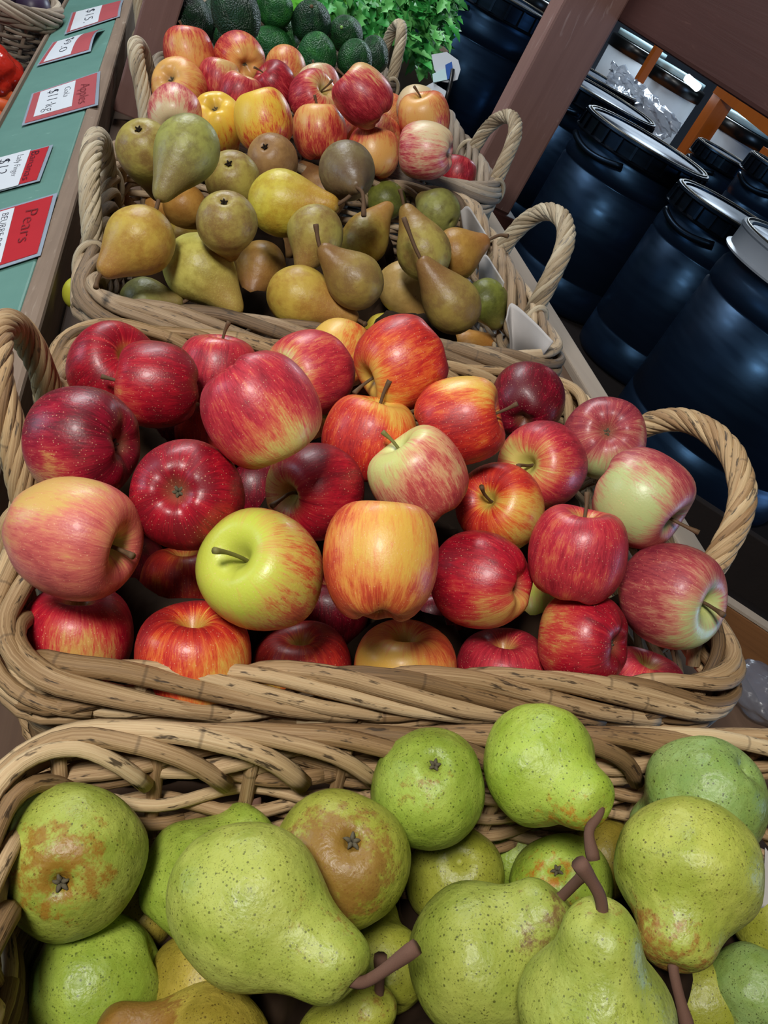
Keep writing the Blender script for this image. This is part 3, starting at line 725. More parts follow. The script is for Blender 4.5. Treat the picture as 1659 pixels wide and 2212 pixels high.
# fruit tables: picture position, size and pose of each piece, then its distance along the view
FRUIT = {
 'A1': [
  (245, 802, 196, (0.5, 0.3, 0.55), '-', 0.92, 'crim', 0.78, None, 'dusky pink-red apple in the back left corner, half hidden behind the scarlet stemmed apple'),
  (341, 831, 190, (-0.93, 0.05, 0.3), 's', 0.98, 'crim', 0.85, (-0.8, -0.3, 0.3), 'glossy scarlet apple whose thin stem points straight left, back left of the front apples'),
  (470, 800, 176, (0.18, 0.95, 0.1), 's', 0.9, 'pink', 0.74, None, 'pink-red apple with an upright stem under the back rim of the front apple basket'),
  (561, 885, 250, (-0.45, 0.66, 0.6), 'c', 0.98, 'pink', 0.7, (0.55, -0.75, 0.3), 'largest high pink-red apple with a pale green underside, mid left of the front apple basket'),
  (672, 806, 186, (-0.72, -0.3, 0.6), '-', 0.92, 'pink', 0.66, (-0.7, -0.35, 0.6), 'dull red apple with a yellow-green hollow, just right of the largest high apple'),
  (733, 766, 150, (0.2, 0.7, -0.5), '-', 0.92, 'oran', 0.35, (-0.5, 0.7, 0.4), 'pale yellow-orange apple peeking out between two red apples at the back rim'),
  (867, 785, 203, (-0.7, -0.38, 0.55), 's', 0.92, 'oran', 0.63, (-0.6, -0.7, 0.3), 'bright orange-red apple tilted stem down-left, topmost on the back rim of the front apple basket'),
  (800, 948, 210, (0.22, 0.84, 0.42), 's', 0.9, 'oran', 0.66, (0.55, 0.75, 0.4), 'orange-red apple with short upright stem in a yellow hollow, second row from back rim'),
  (993, 910, 192, (0.96, 0.18, 0.05), 's', 1.0, 'oran', 0.68, (0.2, 0.9, 0.3), 'red apple with yellow blush on top and its stem poking out at right'),
  (1138, 869, 160, (0.2, 0.6, -0.6), '-', 0.95, 'dark', 0.95, None, 'plain dark crimson apple at the back right rim of the front apple basket'),
  (1174, 1005, 190, (-0.52, -0.02, 0.85), 's', 0.92, 'pink', 0.74, (-0.7, -0.1, 0.7), 'dark red apple with a deep olive-yellow stem hollow facing left, below the plain crimson apple'),
  (1305, 948, 176, (-0.1, 0.14, 0.98), 'c', 0.9, 'dull', 0.66, (0, -0.9, 0.3), 'dull rosy apple with a pale star-shaped blossom end facing out, beside the right handle'),
  (1385, 1075, 216, (0.55, -0.46, 0.66), 's', 0.9, 'dull', 0.6, (-0.5, -0.1, 0.8), 'wet pale green and pink apple with a green hollow, inside the right handle'),
  (1450, 1285, 224, (0.52, -0.14, 0.82), 's', 0.92, 'dull', 0.68, (0.5, -0.5, 0.7), 'dull red striped apple with a greenish stem hollow, rightmost of the front apples'),
  (1248, 1198, 214, (0.12, 0.8, 0.58), 's', 1.0, 'pink', 0.7, None, 'shiny round pink-red apple with stem in top hollow, left of the dull red striped apple'),
  (1262, 1382, 208, (0.62, -0.06, 0.76), 'c', 0.86, 'crim', 0.84, (-0.8, 0.3, 0.3), 'bright magenta-red apple with a dark blossom hollow at right, below the shiny round pink-red apple'),
  (1045, 1254, 208, (0.64, -0.07, 0.76), 'c', 0.98, 'crim', 0.74, (0.3, -0.7, 0.5), 'red apple with dark blossom hollow and speckled tan cheek, right of the orange-yellow streaked apple'),
  (1082, 1096, 188, (-0.42, 0.2, 0.86), 's', 0.92, 'oran', 0.74, (0.5, -0.3, 0.8), 'red apple with cream streaks and dark green stem hollow, behind the tan-cheeked red apple'),
  (907, 1032, 210, (-0.48, 0.68, 0.56), 's', 0.98, 'pale', 0.52, (-0.7, 0.6, 0.3), 'pale green and pink apple with brown stem at upper left, centre of front apples'),
  (680, 1060, 212, (-0.52, -0.1, 0.85), 's', 0.9, 'crim', 0.78, (-0.9, -0.1, 0.4), 'crimson apple with an olive stem hollow facing left, below the largest high pink-red apple'),
  (823, 1213, 246, (-0.03, -0.88, 0.46), 'c', 1.06, 'yelo', 0.62, (0.1, 0.5, 0.8), 'large orange-yellow streaked apple with its blossom end underneath, centre front of the front apple basket'),
  (568, 1232, 262, (-0.3, 0.28, 0.91), 's', 1.0, 'gren', 0.46, (-0.55, 0.2, 0.8), 'lime green apple with an orange-red cheek and open stem hollow among the front apples'),
  (403, 1070, 245, (0, 0.06, 0.99), 'c', 0.95, 'crim', 0.86, None, 'dark red speckled apple showing its blossom star face on, behind the lime green apple'),
  (181, 956, 246, (0.78, -0.05, 0.6), 'c', 0.88, 'dark', 0.84, (-0.5, -0.75, 0.4), 'deep crimson apple with a cream lower cheek, above the large salmon-pink apple'),
  (156, 1158, 262, (0.93, -0.22, 0.3), 's', 1.06, 'salm', 0.6, (-0.1, 0.8, 0.5), 'large salmon-pink apple with its stem at right, leftmost of the front apples'),
  (170, 1378, 236, (0.1, 0.9, 0.3), '-', 0.92, 'crim', 0.8, (0.3, -0.3, 0.8), 'dark red apple tucked under the large salmon-pink apple'),
  (418, 1425, 250, (0.05, 0.9, 0.35), '-', 0.96, 'oran', 0.7, (0.6, -0.4, 0.5), 'fiery red and orange apple behind the front rim, lower left of the lime apple'),
  (655, 1450, 208, (-0.05, 0.9, 0.35), '-', 0.95, 'oran', 0.76, (-0.5, -0.5, 0.5), 'small bright red apple behind the front rim, below the lime green apple'),
  (873, 1452, 220, (0.05, 0.9, 0.3), '-', 0.94, 'yelo', 0.5, (-0.4, 0, 0.8), 'tan and yellow apple behind the front rim, straight below the orange-yellow streaked apple'),
  (1086, 1462, 206, (0.0, 0.9, 0.3), '-', 0.95, 'pink', 0.78, (0.1, -0.7, 0.5), 'pinkish red apple behind the front rim, below the red apple with the tan cheek'),
  (1378, 1496, 192, (0.2, 0.85, 0.3), '-', 0.95, 'pink', 0.72, None, 'dull red apple in the front right corner of the front apple basket'),
  (402, 1268, 190, (0, 0.9, 0.2), '-', 0.95, 'oran', 0.6, None, 'orange-red apple deep in the gap left of the lime green apple'),
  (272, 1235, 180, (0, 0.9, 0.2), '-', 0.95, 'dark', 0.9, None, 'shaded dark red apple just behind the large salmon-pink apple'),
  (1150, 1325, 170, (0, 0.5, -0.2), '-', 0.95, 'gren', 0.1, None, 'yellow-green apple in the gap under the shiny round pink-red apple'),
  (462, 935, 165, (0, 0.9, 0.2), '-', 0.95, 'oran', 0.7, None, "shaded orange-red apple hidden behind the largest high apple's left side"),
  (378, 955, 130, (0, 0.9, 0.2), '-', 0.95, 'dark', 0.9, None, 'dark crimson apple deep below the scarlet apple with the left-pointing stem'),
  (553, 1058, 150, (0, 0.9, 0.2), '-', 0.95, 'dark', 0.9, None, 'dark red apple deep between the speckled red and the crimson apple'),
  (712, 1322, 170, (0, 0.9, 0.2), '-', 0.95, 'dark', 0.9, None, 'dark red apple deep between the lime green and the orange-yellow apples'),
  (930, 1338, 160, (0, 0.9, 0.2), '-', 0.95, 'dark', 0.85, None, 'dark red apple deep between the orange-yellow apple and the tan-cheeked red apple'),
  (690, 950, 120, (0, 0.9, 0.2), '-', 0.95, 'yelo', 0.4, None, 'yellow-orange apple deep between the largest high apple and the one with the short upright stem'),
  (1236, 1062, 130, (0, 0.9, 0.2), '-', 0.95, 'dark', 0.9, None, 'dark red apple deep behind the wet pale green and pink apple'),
 ],
 'A3': [
  (408, 119, 109, (-0.12, 0.93, 0.2), 's', 1.05, 'gala', 0.66, (0.2, -0.5, 0.8), 'orange-red streaked apple with stubby stem on the far heap, beside the narrow wooden post'),
  (518, 127, 108, (0.32, -0.52, 0.8), 'c', 1.0, 'gala', 0.62, (0.4, -0.6, 0.6), 'red apple with dark blossom end in a yellow hollow, back of the far heap'),
  (617, 150, 88, (0, 0.7, -0.4), '-', 0.95, 'gala', 0.28, None, 'plain orange-yellow apple at the back of the far apple heap'),
  (474, 176, 92, (0.1, 0.7, 0.1), '-', 0.95, 'rose', 0.62, (0.6, 0.3, 0.5), 'rose-red apple wedged below the two backmost apples of the far heap'),
  (388, 190, 118, (-0.2, 0.0, 0.97), 'c', 0.92, 'gala', 0.34, (-0.3, 0.1, 0.9), 'orange apple with a green blossom star facing out, left edge of the far apple heap'),
  (378, 246, 118, (0.1, -0.6, 0.4), '-', 0.95, 'rosy', 0.5, (0, -0.7, 0.7), 'pale pink apple with red dashes, lowest on the left edge of the far apple heap'),
  (518, 205, 96, (0.3, 0.6, 0.3), '-', 0.95, 'rose', 0.75, (0.3, 0.8, 0.3), 'bright red apple in the middle left of the far apple heap, above the yellow apple'),
  (594, 185, 94, (-0.5, 0.4, 0.6), 's', 0.95, 'rose', 0.85, None, 'dark red apple with a small twig-like stem, middle of the far apple heap'),
  (469, 266, 116, (0.06, 0.24, 0.96), 'c', 1.05, 'gold', 0.2, (0, 0.6, 0.8), 'golden yellow apple with a deep blossom hollow, front left of the far apple heap'),
  (570, 261, 126, (-0.2, 0.85, 0.2), '-', 1.02, 'gold', 0.5, (-0.55, 0.3, 0.7), 'big yellow apple with a red right cheek, front middle of the far apple heap'),
  (675, 212, 108, (0.55, 0.12, 0.78), 's', 0.92, 'rose', 0.68, (0.7, 0.1, 0.6), 'rose-red apple with a yellow stem hollow facing right, centre of the far apple heap'),
  (688, 186, 92, (-0.2, 0.85, 0.35), 's', 0.95, 'rosy', 0.45, (-0.3, 0.8, 0.3), 'pinkish yellow apple with a thin upright stem, just below the lower avocados'),
  (691, 285, 116, (-0.06, 0.77, 0.6), 's', 1.0, 'gala', 0.55, (-0.2, 0.6, 0.7), 'yellow and red apple with green stem in top hollow, front of the far heap'),
  (785, 208, 120, (-0.65, 0.62, -0.1), 's', 1.05, 'rose', 0.7, (0.2, 0.75, 0.5), "shiny red striped apple, its stem at upper left, highest on the far heap's right"),
  (838, 245, 80, (0.3, 0.6, -0.3), '-', 0.95, 'gala', 0.35, None, 'orange apple half hidden behind the shiny red striped apple'),
  (901, 236, 92, (0.1, 0.7, -0.2), '-', 0.95, 'rosy', 0.2, (-0.1, 0.8, 0.4), 'pale greenish apple at the back right of the far heap'),
  (916, 256, 110, (-0.15, 0.6, 0.8), 's', 1.0, 'gala', 0.5, (-0.3, 0, 0.9), 'yellow and red apple with a long dark stem, right side of the far apple heap'),
  (820, 303, 100, (0.1, 0.7, -0.2), '-', 0.95, 'gala', 0.42, None, 'orange apple behind the yellow apple with a red crown'),
  (805, 330, 114, (0.1, 0.8, 0.2), '-', 0.95, 'gala', 0.52, (0.2, -0.5, 0.8), "orange-yellow apple with a red crown behind the far apple basket's front rim"),
  (921, 327, 120, (0.92, -0.15, 0.3), 'c', 1.0, 'rosy', 0.48, (0.3, 0.6, 0.6), 'pale rosy apple with red dashes at the front right of the far apple heap'),
  (985, 378, 86, (0.2, 0.7, 0.2), '-', 0.95, 'rose', 0.8, None, 'dark red apple low in the front right corner of the far apple basket'),
  (757, 294, 88, (0.2, 0.7, 0.2), '-', 0.95, 'gala', 0.35, None, 'small orange apple deep right of the apple with the green stem'),
  (532, 343, 88, (0.2, 0.7, 0.2), '-', 0.95, 'gold', 0.3, None, 'small orange-yellow apple low behind the brown pears'),
 ],
 'P2': [
  (313, 325, 126, (345, 430), -1.1, 'b', 'olv', 0, None, 1, 'olive-brown pear showing its dark blossom end, back left corner of the brown pear basket'),
  (405, 322, 142, (343, 432), 0.25, 'b', 'grn', 0, [(-8, 25), (-22, 40)], 0, 'large greenish pear lying neck down-left, highest at the back left of the brown pear basket'),
  (503, 388, 120, (520, 450), -0.9, 'b', 'olv', 0, None, 1, 'olive pear showing a wrinkled blossom end, right of the large greenish pear'),
  (588, 345, 110, (620, 400), -1.0, 'b', 'brn', 0, None, 1, 'plain brown pear at the back rim, below the yellow apple with a red right cheek'),
  (607, 440, 140, (728, 442), 0.25, 'b', 'yel', 0, [(22, -14), (52, -40)], 0, 'bright yellow-green pear with a thick pale stem pointing right, middle of the brown pear basket'),
  (700, 420, 96, (650, 352), -0.2, 'b', 'brn', 0, [(2, -8), (2, -18)], 0, 'slim brown pear neck rising behind the bright yellow-green pear'),
  (750, 368, 124, (772, 405), 0.75, 'b', 'drk', 0, [(12, 15), (14, 62)], 0, 'dark olive-brown pear at the back with a long grey stem hanging toward the viewer'),
  (400, 445, 92, (430, 500), -0.7, 'b', 'ora', 0, None, 1, 'small orange-brown pear, straight below the large greenish pear'),
  (490, 482, 130, (500, 560), -0.8, 'b', 'olv', 0, None, 1, 'round olive pear showing its crown, left of centre in the brown pear basket'),
  (302, 522, 150, (216, 594), 0.25, 'b', 'gld', 0, [(-6, 14), (-9, 28)], 0, 'big golden pear with a brown neck pointing down-left, left wall of the brown pear basket'),
  (430, 582, 150, (515, 678), 0.1, 'b', 'ylg', 0, None, 0, 'large yellow-green pear leaning neck down-right, front left of the brown pear basket'),
  (563, 578, 112, (540, 642), 0.35, 'b', 'rub', 0, [(3, 12), (-8, 58)], 0, 'russet pear with a reddish neck and long straight stem hanging over the front rim'),
  (680, 508, 126, (650, 585), 0.1, 'b', 'olv', 0, None, 1, 'olive pear standing crown up in the middle of the brown pear basket'),
  (644, 640, 134, (775, 692), 0.1, 'b', 'gld', 0, [(10, 6), (14, 8)], 0, 'golden speckled pear lying on the front rim with its neck to the right'),
  (768, 606, 122, (690, 530), 0.35, 'b', 'bro', 0, [(-4, -18), (-8, -46)], 0, 'curved brown pear with a short dark upright stem, centre front of the brown pear basket'),
  (788, 520, 104, (845, 440), -0.3, 'b', 'gld', 0, None, 0, 'golden pear with its neck away to the upper right, right of centre'),
  (915, 545, 118, (872, 442), 0.0, 'b', 'olv', 0, [(-3, -14), (-8, -34)], 0, 'tall olive-gold pear standing neck up, behind the pear with the longest stem'),
  (945, 457, 100, (905, 425), -0.3, 'b', 'grb', 0, None, 0, 'green-brown pear at the back right rim of the brown pear basket'),
  (988, 548, 112, (1060, 516), 0.1, 'b', 'rub', 0, [(20, -8), (38, -6)], 0, 'rust brown pear with its neck and stem pointing right over the rim'),
  (834, 432, 86, (850, 400), -0.5, 'b', 'grd', 0, None, 0, 'dark green pear at the back rim, right of the dark olive-brown pear'),
  (868, 620, 108, (915, 700), 0.0, 'b', 'tan', 0, None, 0, 'smooth tan pear lying neck down, behind the bright orange-red apple'),
  (978, 660, 124, (908, 558), 0.35, 'b', 'bro', 0, [(-14, -30), (-36, -88)], 0, 'long-necked brown-green pear with the longest dark stem, front right of the brown pear basket'),
  (1050, 652, 98, (1078, 712), 0.0, 'b', 'grd', 0, None, 0, 'dark green pear against the right wall of the brown pear basket'),
  (828, 722, 90, (790, 740), -0.1, 'b', 'yel', 0, None, 0, 'yellow pear low behind the front rim, under the smooth tan pear'),
  (1005, 752, 80, (1085, 730), 0.1, 'b', 'ora', 0, [(20, -12), (30, -38)], 0, 'orange-brown pear lying low by the paper with a curved dark stem, front right corner'),
  (312, 652, 104, (398, 652), 0.05, 'b', 'grb', 0, [(50, -28), (102, -20)], 0, 'slender pear low behind the front rim with a long pale green curved stem'),
  (392, 508, 84, (440, 540), -0.5, 'b', 'gld', 0, None, 0, 'small golden pear half hidden behind the big golden pear'),
  (345, 445, 80, (380, 480), -0.5, 'b', 'ora', 0, None, 0, 'orange pear deep beneath the large greenish pear'),
  (598, 528, 92, (600, 580), -0.5, 'b', 'brn', 0, None, 0, 'brown pear deep between the round olive pear and the crown-up olive pear'),
  (478, 320, 80, (500, 370), -0.6, 'b', 'gld', 0, None, 0, 'golden-brown pear peeking out right of the large greenish pear'),
  (283, 490, 84, (262, 418), 0.1, 'b', 'brn', 0, [(-10, -18), (-4, -30)], 0, 'shaded brown pear deep by the left handle with its stem sticking up'),
 ],
 'P0': [
  (160, 1856, 312, (215, 1760), -1.1, 'p', 'pk1', 0.35, None, 1, 'large green pear with orange-brown stain and dark blossom end, leftmost of the green pears'),
  (440, 1890, 262, (545, 1775), -0.25, 'p', 'pk2', 0.1, [(12, -25), (6, -50)], 1, 'green pear with its neck to the upper right, behind the biggest front pear'),
  (533, 1955, 334, (760, 2120), 0.35, 'p', 'pk3', 0.0, [(40, -5), (140, -75)], 0, 'biggest smooth yellow-green pear with its reddish stem pointing right, front centre left'),
  (738, 1860, 300, (690, 1950), -0.9, 'p', 'pk4', 0.55, None, 1, 'yellow-green pear with a heavy brown russet cap, in the middle of the green pear basket'),
  (927, 1697, 246, (900, 1790), -0.9, 'p', 'pk2', 0.1, None, 1, 'round green pear showing its grey blossom end at the back rim'),
  (1172, 1655, 258, (1280, 1738), 0.45, 'p', 'pk5', 0.18, [(8, 30), (-8, 60), (2, 120)], 0, 'bright green pear with knobbly grey stem and orange scar, highest at the back rim'),
  (1510, 1724, 268, (1395, 1795), -0.3, 'p', 'pkb', 0.12, None, 0, 'bluish green speckled pear at the back right of the green pear basket'),
  (1482, 1885, 300, (1456, 2072), 0.35, 'p', 'pk6', 0.3, [(6, 60), (30, 150)], 0, 'yellow-green pear hanging neck down with a brown-stained neck, right side of the green pear basket'),
  (1050, 2062, 330, (1215, 1935), 0.1, 'p', 'pk7', 0.2, [(25, -25), (55, -55)], 0, 'broad green pear with brown scratches and its neck to the upper right, front centre right'),
  (1290, 2190, 340, (1302, 1972), 0.15, 'p', 'pk3', 0.1, [(-10, -45), (-52, -110)], 0, 'green pear standing neck up with a long brown stem, nearest the camera'),
  (1215, 1915, 222, (1240, 1990), -0.8, 'p', 'pk5', 0.2, None, 1, 'green-gold pear lying behind the crossed stems'),
  (982, 1892, 214, (960, 1960), -0.8, 'p', 'pk4', 0.05, None, 0, 'shaded olive-yellow pear below the round green pear on the back rim'),
  (195, 2135, 300, (40, 2215), 0.1, 'p', 'pk2', 0.05, None, 0, 'green pear with its neck to the lower left, bottom left corner'),
  (430, 2290, 300, (200, 2225), 0.1, 'p', 'rus', 0.75, None, 0, 'russet brown pear at the bottom edge, under the biggest front pear'),
  (430, 2125, 225, (380, 2150), -0.3, 'p', 'rus', 0.6, None, 0, "yellow russet pear in the gap left of the biggest front pear's belly"),
  (832, 2082, 196, (820, 2010), -0.3, 'p', 'pk4', 0.15, None, 0, 'yellow-green pear in the gap right of the biggest front pear'),
  (745, 2270, 220, (818, 2150), 0.15, 'p', 'pk4', 0.1, [(2, -35), (4, -85)], 0, 'yellow pear at the bottom edge with its grey stem upright'),
  (1625, 2140, 190, (1600, 2230), 0.1, 'p', 'pkb', 0.15, None, 0, 'blue-green speckled pear in the bottom right corner'),
  (290, 1970, 190, (330, 1900), -0.3, 'p', 'rus', 0.4, None, 0, 'shaded brown pear deep right of the large stained pear'),
  (1685, 1995, 220, (1640, 2060), -0.3, 'p', 'pk4', 0.2, None, 0, 'shaded dark olive pear at the right edge behind the neck-down pear'),
  (1512, 2155, 205, (1490, 2060), -0.3, 'p', 'pk4', 0.2, None, 0, 'yellow-green pear in the gap between the standing pear and the blue-green one'),
  (1120, 1852, 160, (1130, 1780), -0.3, 'p', 'pk2', 0.1, None, 0, 'small green pear deep behind the tall bright green pear'),
  (1298, 1852, 170, (1330, 1870), -0.3, 'p', 'rus', 0.5, None, 0, 'shaded russet pear deep right of the knobbly stem'),
  (838, 1752, 150, (790, 1760), -0.3, 'p', 'pk2', 0, None, 0, "pale green pear sliver behind the round green pear's left side"),
 ],
 'V4': [
  (418, 42, 82, (-0.35, 0.85, 0.2), 1.25, 0.85, 0, 'black-green avocado beside the wooden post'),
  (470, 48, 74, (-0.2, 0.8, 0.1), 1.15, 0.75, 0, 'dark avocado half hidden second from the wooden post'),
  (512, 34, 100, (-0.5, 0.8, 0.2), 1.28, 0.7, 0, 'largest dark pebbly avocado at the top left of the avocado heap'),
  (506, 86, 88, (0.8, 0.5, 0.2), 1.25, 0.6, 0, 'dark green avocado lying on its side low on the left of the avocado heap'),
  (595, 20, 78, (-0.3, 0.75, 0.4), 1.15, 0.25, 0, 'bright green avocado at the top edge of the photo'),
  (672, 50, 84, (0.1, 0.12, 0.98), 1.1, 0.6, 1, 'round dark avocado with a brown stem button facing out'),
  (747, 74, 74, (-0.15, -0.2, 0.95), 1.1, 0.5, 1, 'dark green avocado with a pale stem button, right side of the avocado heap'),
  (685, 123, 86, (0.0, 0.5, 0.6), 1.05, 0.3, 0, 'round mid green avocado at the front of the avocado heap'),
  (765, 133, 78, (0.2, 0.5, 0.7), 1.05, 0.45, 0, 'round dark-topped avocado at the front right of the avocado heap'),
  (612, 80, 74, (-0.4, 0.5, 0.5), 1.1, 0.2, 0, 'bright green avocado behind the low middle one'),
  (592, 106, 84, (-0.7, 0.3, 0.5), 1.15, 0.3, 0, 'glossy green avocado low in the middle of the avocado heap'),
  (803, 125, 72, (0.2, 0.7, 0.2), 1.1, 0.6, 0, 'dark avocado squeezed against the right handle of the avocado basket'),
 ],
}
DEPTH = {
 'A1': [0.7915, 0.7452, 0.8252, 0.5928, 0.7968, 0.9202, 0.7602, 0.7385, 0.7272, 0.9262, 0.8052, 0.842, 0.7063, 0.6947, 0.6678, 0.6836, 0.687, 0.7636, 0.6879, 0.6982, 0.5763, 0.5877, 0.5996, 0.6115, 0.5656, 0.628, 0.6076, 0.7125, 0.6986, 0.7195, 0.7719, 0.7501, 0.7712, 0.8489, 0.8677, 0.9085, 0.899, 0.7893, 0.811, 0.9929, 1.0276],
 'A3': [1.3812, 1.4025, 1.4682, 1.371, 1.345, 1.235, 1.3411, 1.3801, 1.275, 1.2289, 1.3644, 1.416, 1.3348, 1.2903, 1.615, 1.4643, 1.4076, 1.4194, 1.3582, 1.2903, 1.5023, 1.4682, 1.4682],
 'P2': [1.0254, 0.9099, 1.0767, 1.1745, 1.0325, 1.3458, 1.0444, 1.2953, 0.897, 0.8904, 0.9543, 1.1536, 0.9973, 0.9819, 0.953, 1.2423, 1.0949, 1.292, 1.1536, 1.3923, 1.1963, 1.0419, 1.2, 1.225, 1.2487, 0.955, 1.3246, 1.352, 1.3769, 1.309, 1.3075],
 'P0': [0.4999, 0.5493, 0.4569, 0.5203, 0.5609, 0.5607, 0.5924, 0.5222, 0.5051, 0.4389, 0.6118, 0.6188, 0.5118, 0.4688, 0.5273, 0.5611, 0.5171, 0.603, 0.575, 0.64, 0.62, 0.665, 0.6571, 0.6467],
 'V4': [1.7175, 1.7937, 1.5484, 1.7595, 1.7459, 1.7722, 1.8175, 1.7674, 1.8065, 1.8158, 1.7644, 1.8575],
}

# ------------------------------------------------------------------ fruit
def frame_to(d, roll):
    return d.to_track_quat('Z', 'Y') @ Quaternion((0, 0, 1), roll)
AP = catmull([(0,.52),(.05,.535),(.12,.63),(.22,.77),(.36,.875),(.52,.90),(.70,.83),(.86,.65),(.965,.36),(1.0,.02),(.965,-.30),(.86,-.58),(.70,-.78),(.52,-.875),(.38,-.885),(.25,-.82),(.14,-.72),(.06,-.66),(0,-.65)], 44)
AP[0, 0] = AP[-1, 0] = 0; AP[:, 0] = np.maximum(AP[:, 0], 0)
def lumps(V, rng, amp, k=2.0):
    s = np.zeros(V.shape[:2])
    for q in range(5):
        d = rng.normal(0, 1, 3); s += np.sin((V*d).sum(-1)*k + rng.uniform(0, 6))
    return V*(1+amp*s/2.5)[..., None]
def star(mb, z, r, mat, rng, up=1):
    for k in range(5):
        a = 2*math.pi*k/5 + rng.uniform(-.2, .2); ca, sa = math.cos(a), math.sin(a); L = rng.uniform(.8, 1.15)
        P = [(ca*r*q*L, sa*r*q*L, z+up*h*r) for q, h in ((.15, .1), (.5, .55), (.8, .6), (1.05, .35))]
        mb.tube(P, np.array([.3, .26, .16, .03])*r, 6, mat)
    mb.lathe([(0, z-.02*up), (.45*r, z), (.3*r, z+.25*r*up), (0, z+.3*r*up)][::1 if up > 0 else -1], 10, mat)
def apple(row, z, seed):
    px, py, D, ax, end, hr, pal, red, pd, label = row
    rng = np.random.default_rng(seed); R = D*z/F_/2
    if end != '-':                    # the hollow lies below the surface: lean the axis a little further
        l = math.hypot(ax[0], ax[1]); k = min(.97, l*1.25)/max(l, 1e-6); ax = (ax[0]*k, ax[1]*k, math.sqrt(max(.03, 1-(l*k)**2)))
    d = cdir(ax)
    if end == 'c': d = -d
    q = frame_to(d, rng.uniform(0, 6.28)); inv = q.inverted()
    gala = pal in ('gala', 'rose', 'rosy', 'gold')
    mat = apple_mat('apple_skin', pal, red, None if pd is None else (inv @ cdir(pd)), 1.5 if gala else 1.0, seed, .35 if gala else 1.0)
    lob = rng.uniform(0, 6.28); tp = rng.uniform(-.04, .07)
    def fn(V):
        V = V.copy(); zz = V[..., 2]; ang = np.arctan2(V[..., 1], V[..., 0])
        k = 1 + .022*np.cos(5*ang+lob)*np.clip((-zz+.1), 0, 1) + .012*np.cos(3*ang+lob*2)
        V[..., 0] *= k*(1+tp*zz); V[..., 1] *= k*(1+tp*zz)
        V[..., 2] = (zz + .03*np.cos(5*ang+lob)*np.clip(-zz-.55, 0, .2)/.2*np.clip(np.hypot(V[..., 0], V[..., 1])*4-.6, 0, 1))*hr*(1+.035*np.cos(ang*2+lob)*np.abs(zz))
        return lumps(V, rng, .022, 1.6)
    mb = MB(); mb.lathe(AP[::-1], 56, 0, fn)
    o = mb.build('apple', mat); o.rotation_mode = 'QUATERNION'; o.rotation_quaternion = q; o.scale = (R, R, R); o.location = at(px, py, z)
    tag(o, label, 'apple', GROUP)
    if end == 's':
        a = rng.uniform(0, 6.28); b = rng.uniform(.05, .16); L = rng.uniform(.62, .8)
        s = MB(); P = catmull([(0, 0, .48*hr), (.02, 0, .48*hr+.25), (b*.6*math.cos(a), b*.6*math.sin(a), .48*hr+L*.75), (b*1.5*math.cos(a), b*1.5*math.sin(a), .48*hr+L+.08)], 12)
        s.tube(P, np.array([.045, .036, .034, .034, .034, .035, .036, .037, .04, .046, .055, .058])*1.0, 8)
        s.build('stem', M['stem_green'] if red < .6 and not gala else M['stem'], o)
    if end == 'c':
        s = MB(); star(s, -.60*hr, .13, 0, rng, -1); s.build('calyx', M['calyx'], o)
    return o
PP = {'p': catmull([(0,-.84),(.06,-.85),(.14,-.93),(.30,-.975),(.52,-.90),(.76,-.68),(.93,-.36),(1.0,0),(.955,.28),(.80,.53),(.635,.76),(.55,.97),(.51,1.16),(.46,1.33),(.35,1.46),(.19,1.52),(.06,1.51),(0,1.495)], 44),
      'b': catmull([(0,-.86),(.06,-.87),(.13,-.93),(.30,-.965),(.55,-.87),(.80,-.62),(.95,-.30),(1.0,0),(.955,.32),(.85,.61),(.705,.90),(.565,1.16),(.45,1.40),(.355,1.63),(.27,1.81),(.16,1.93),(.05,1.96),(0,1.96)], 44)}
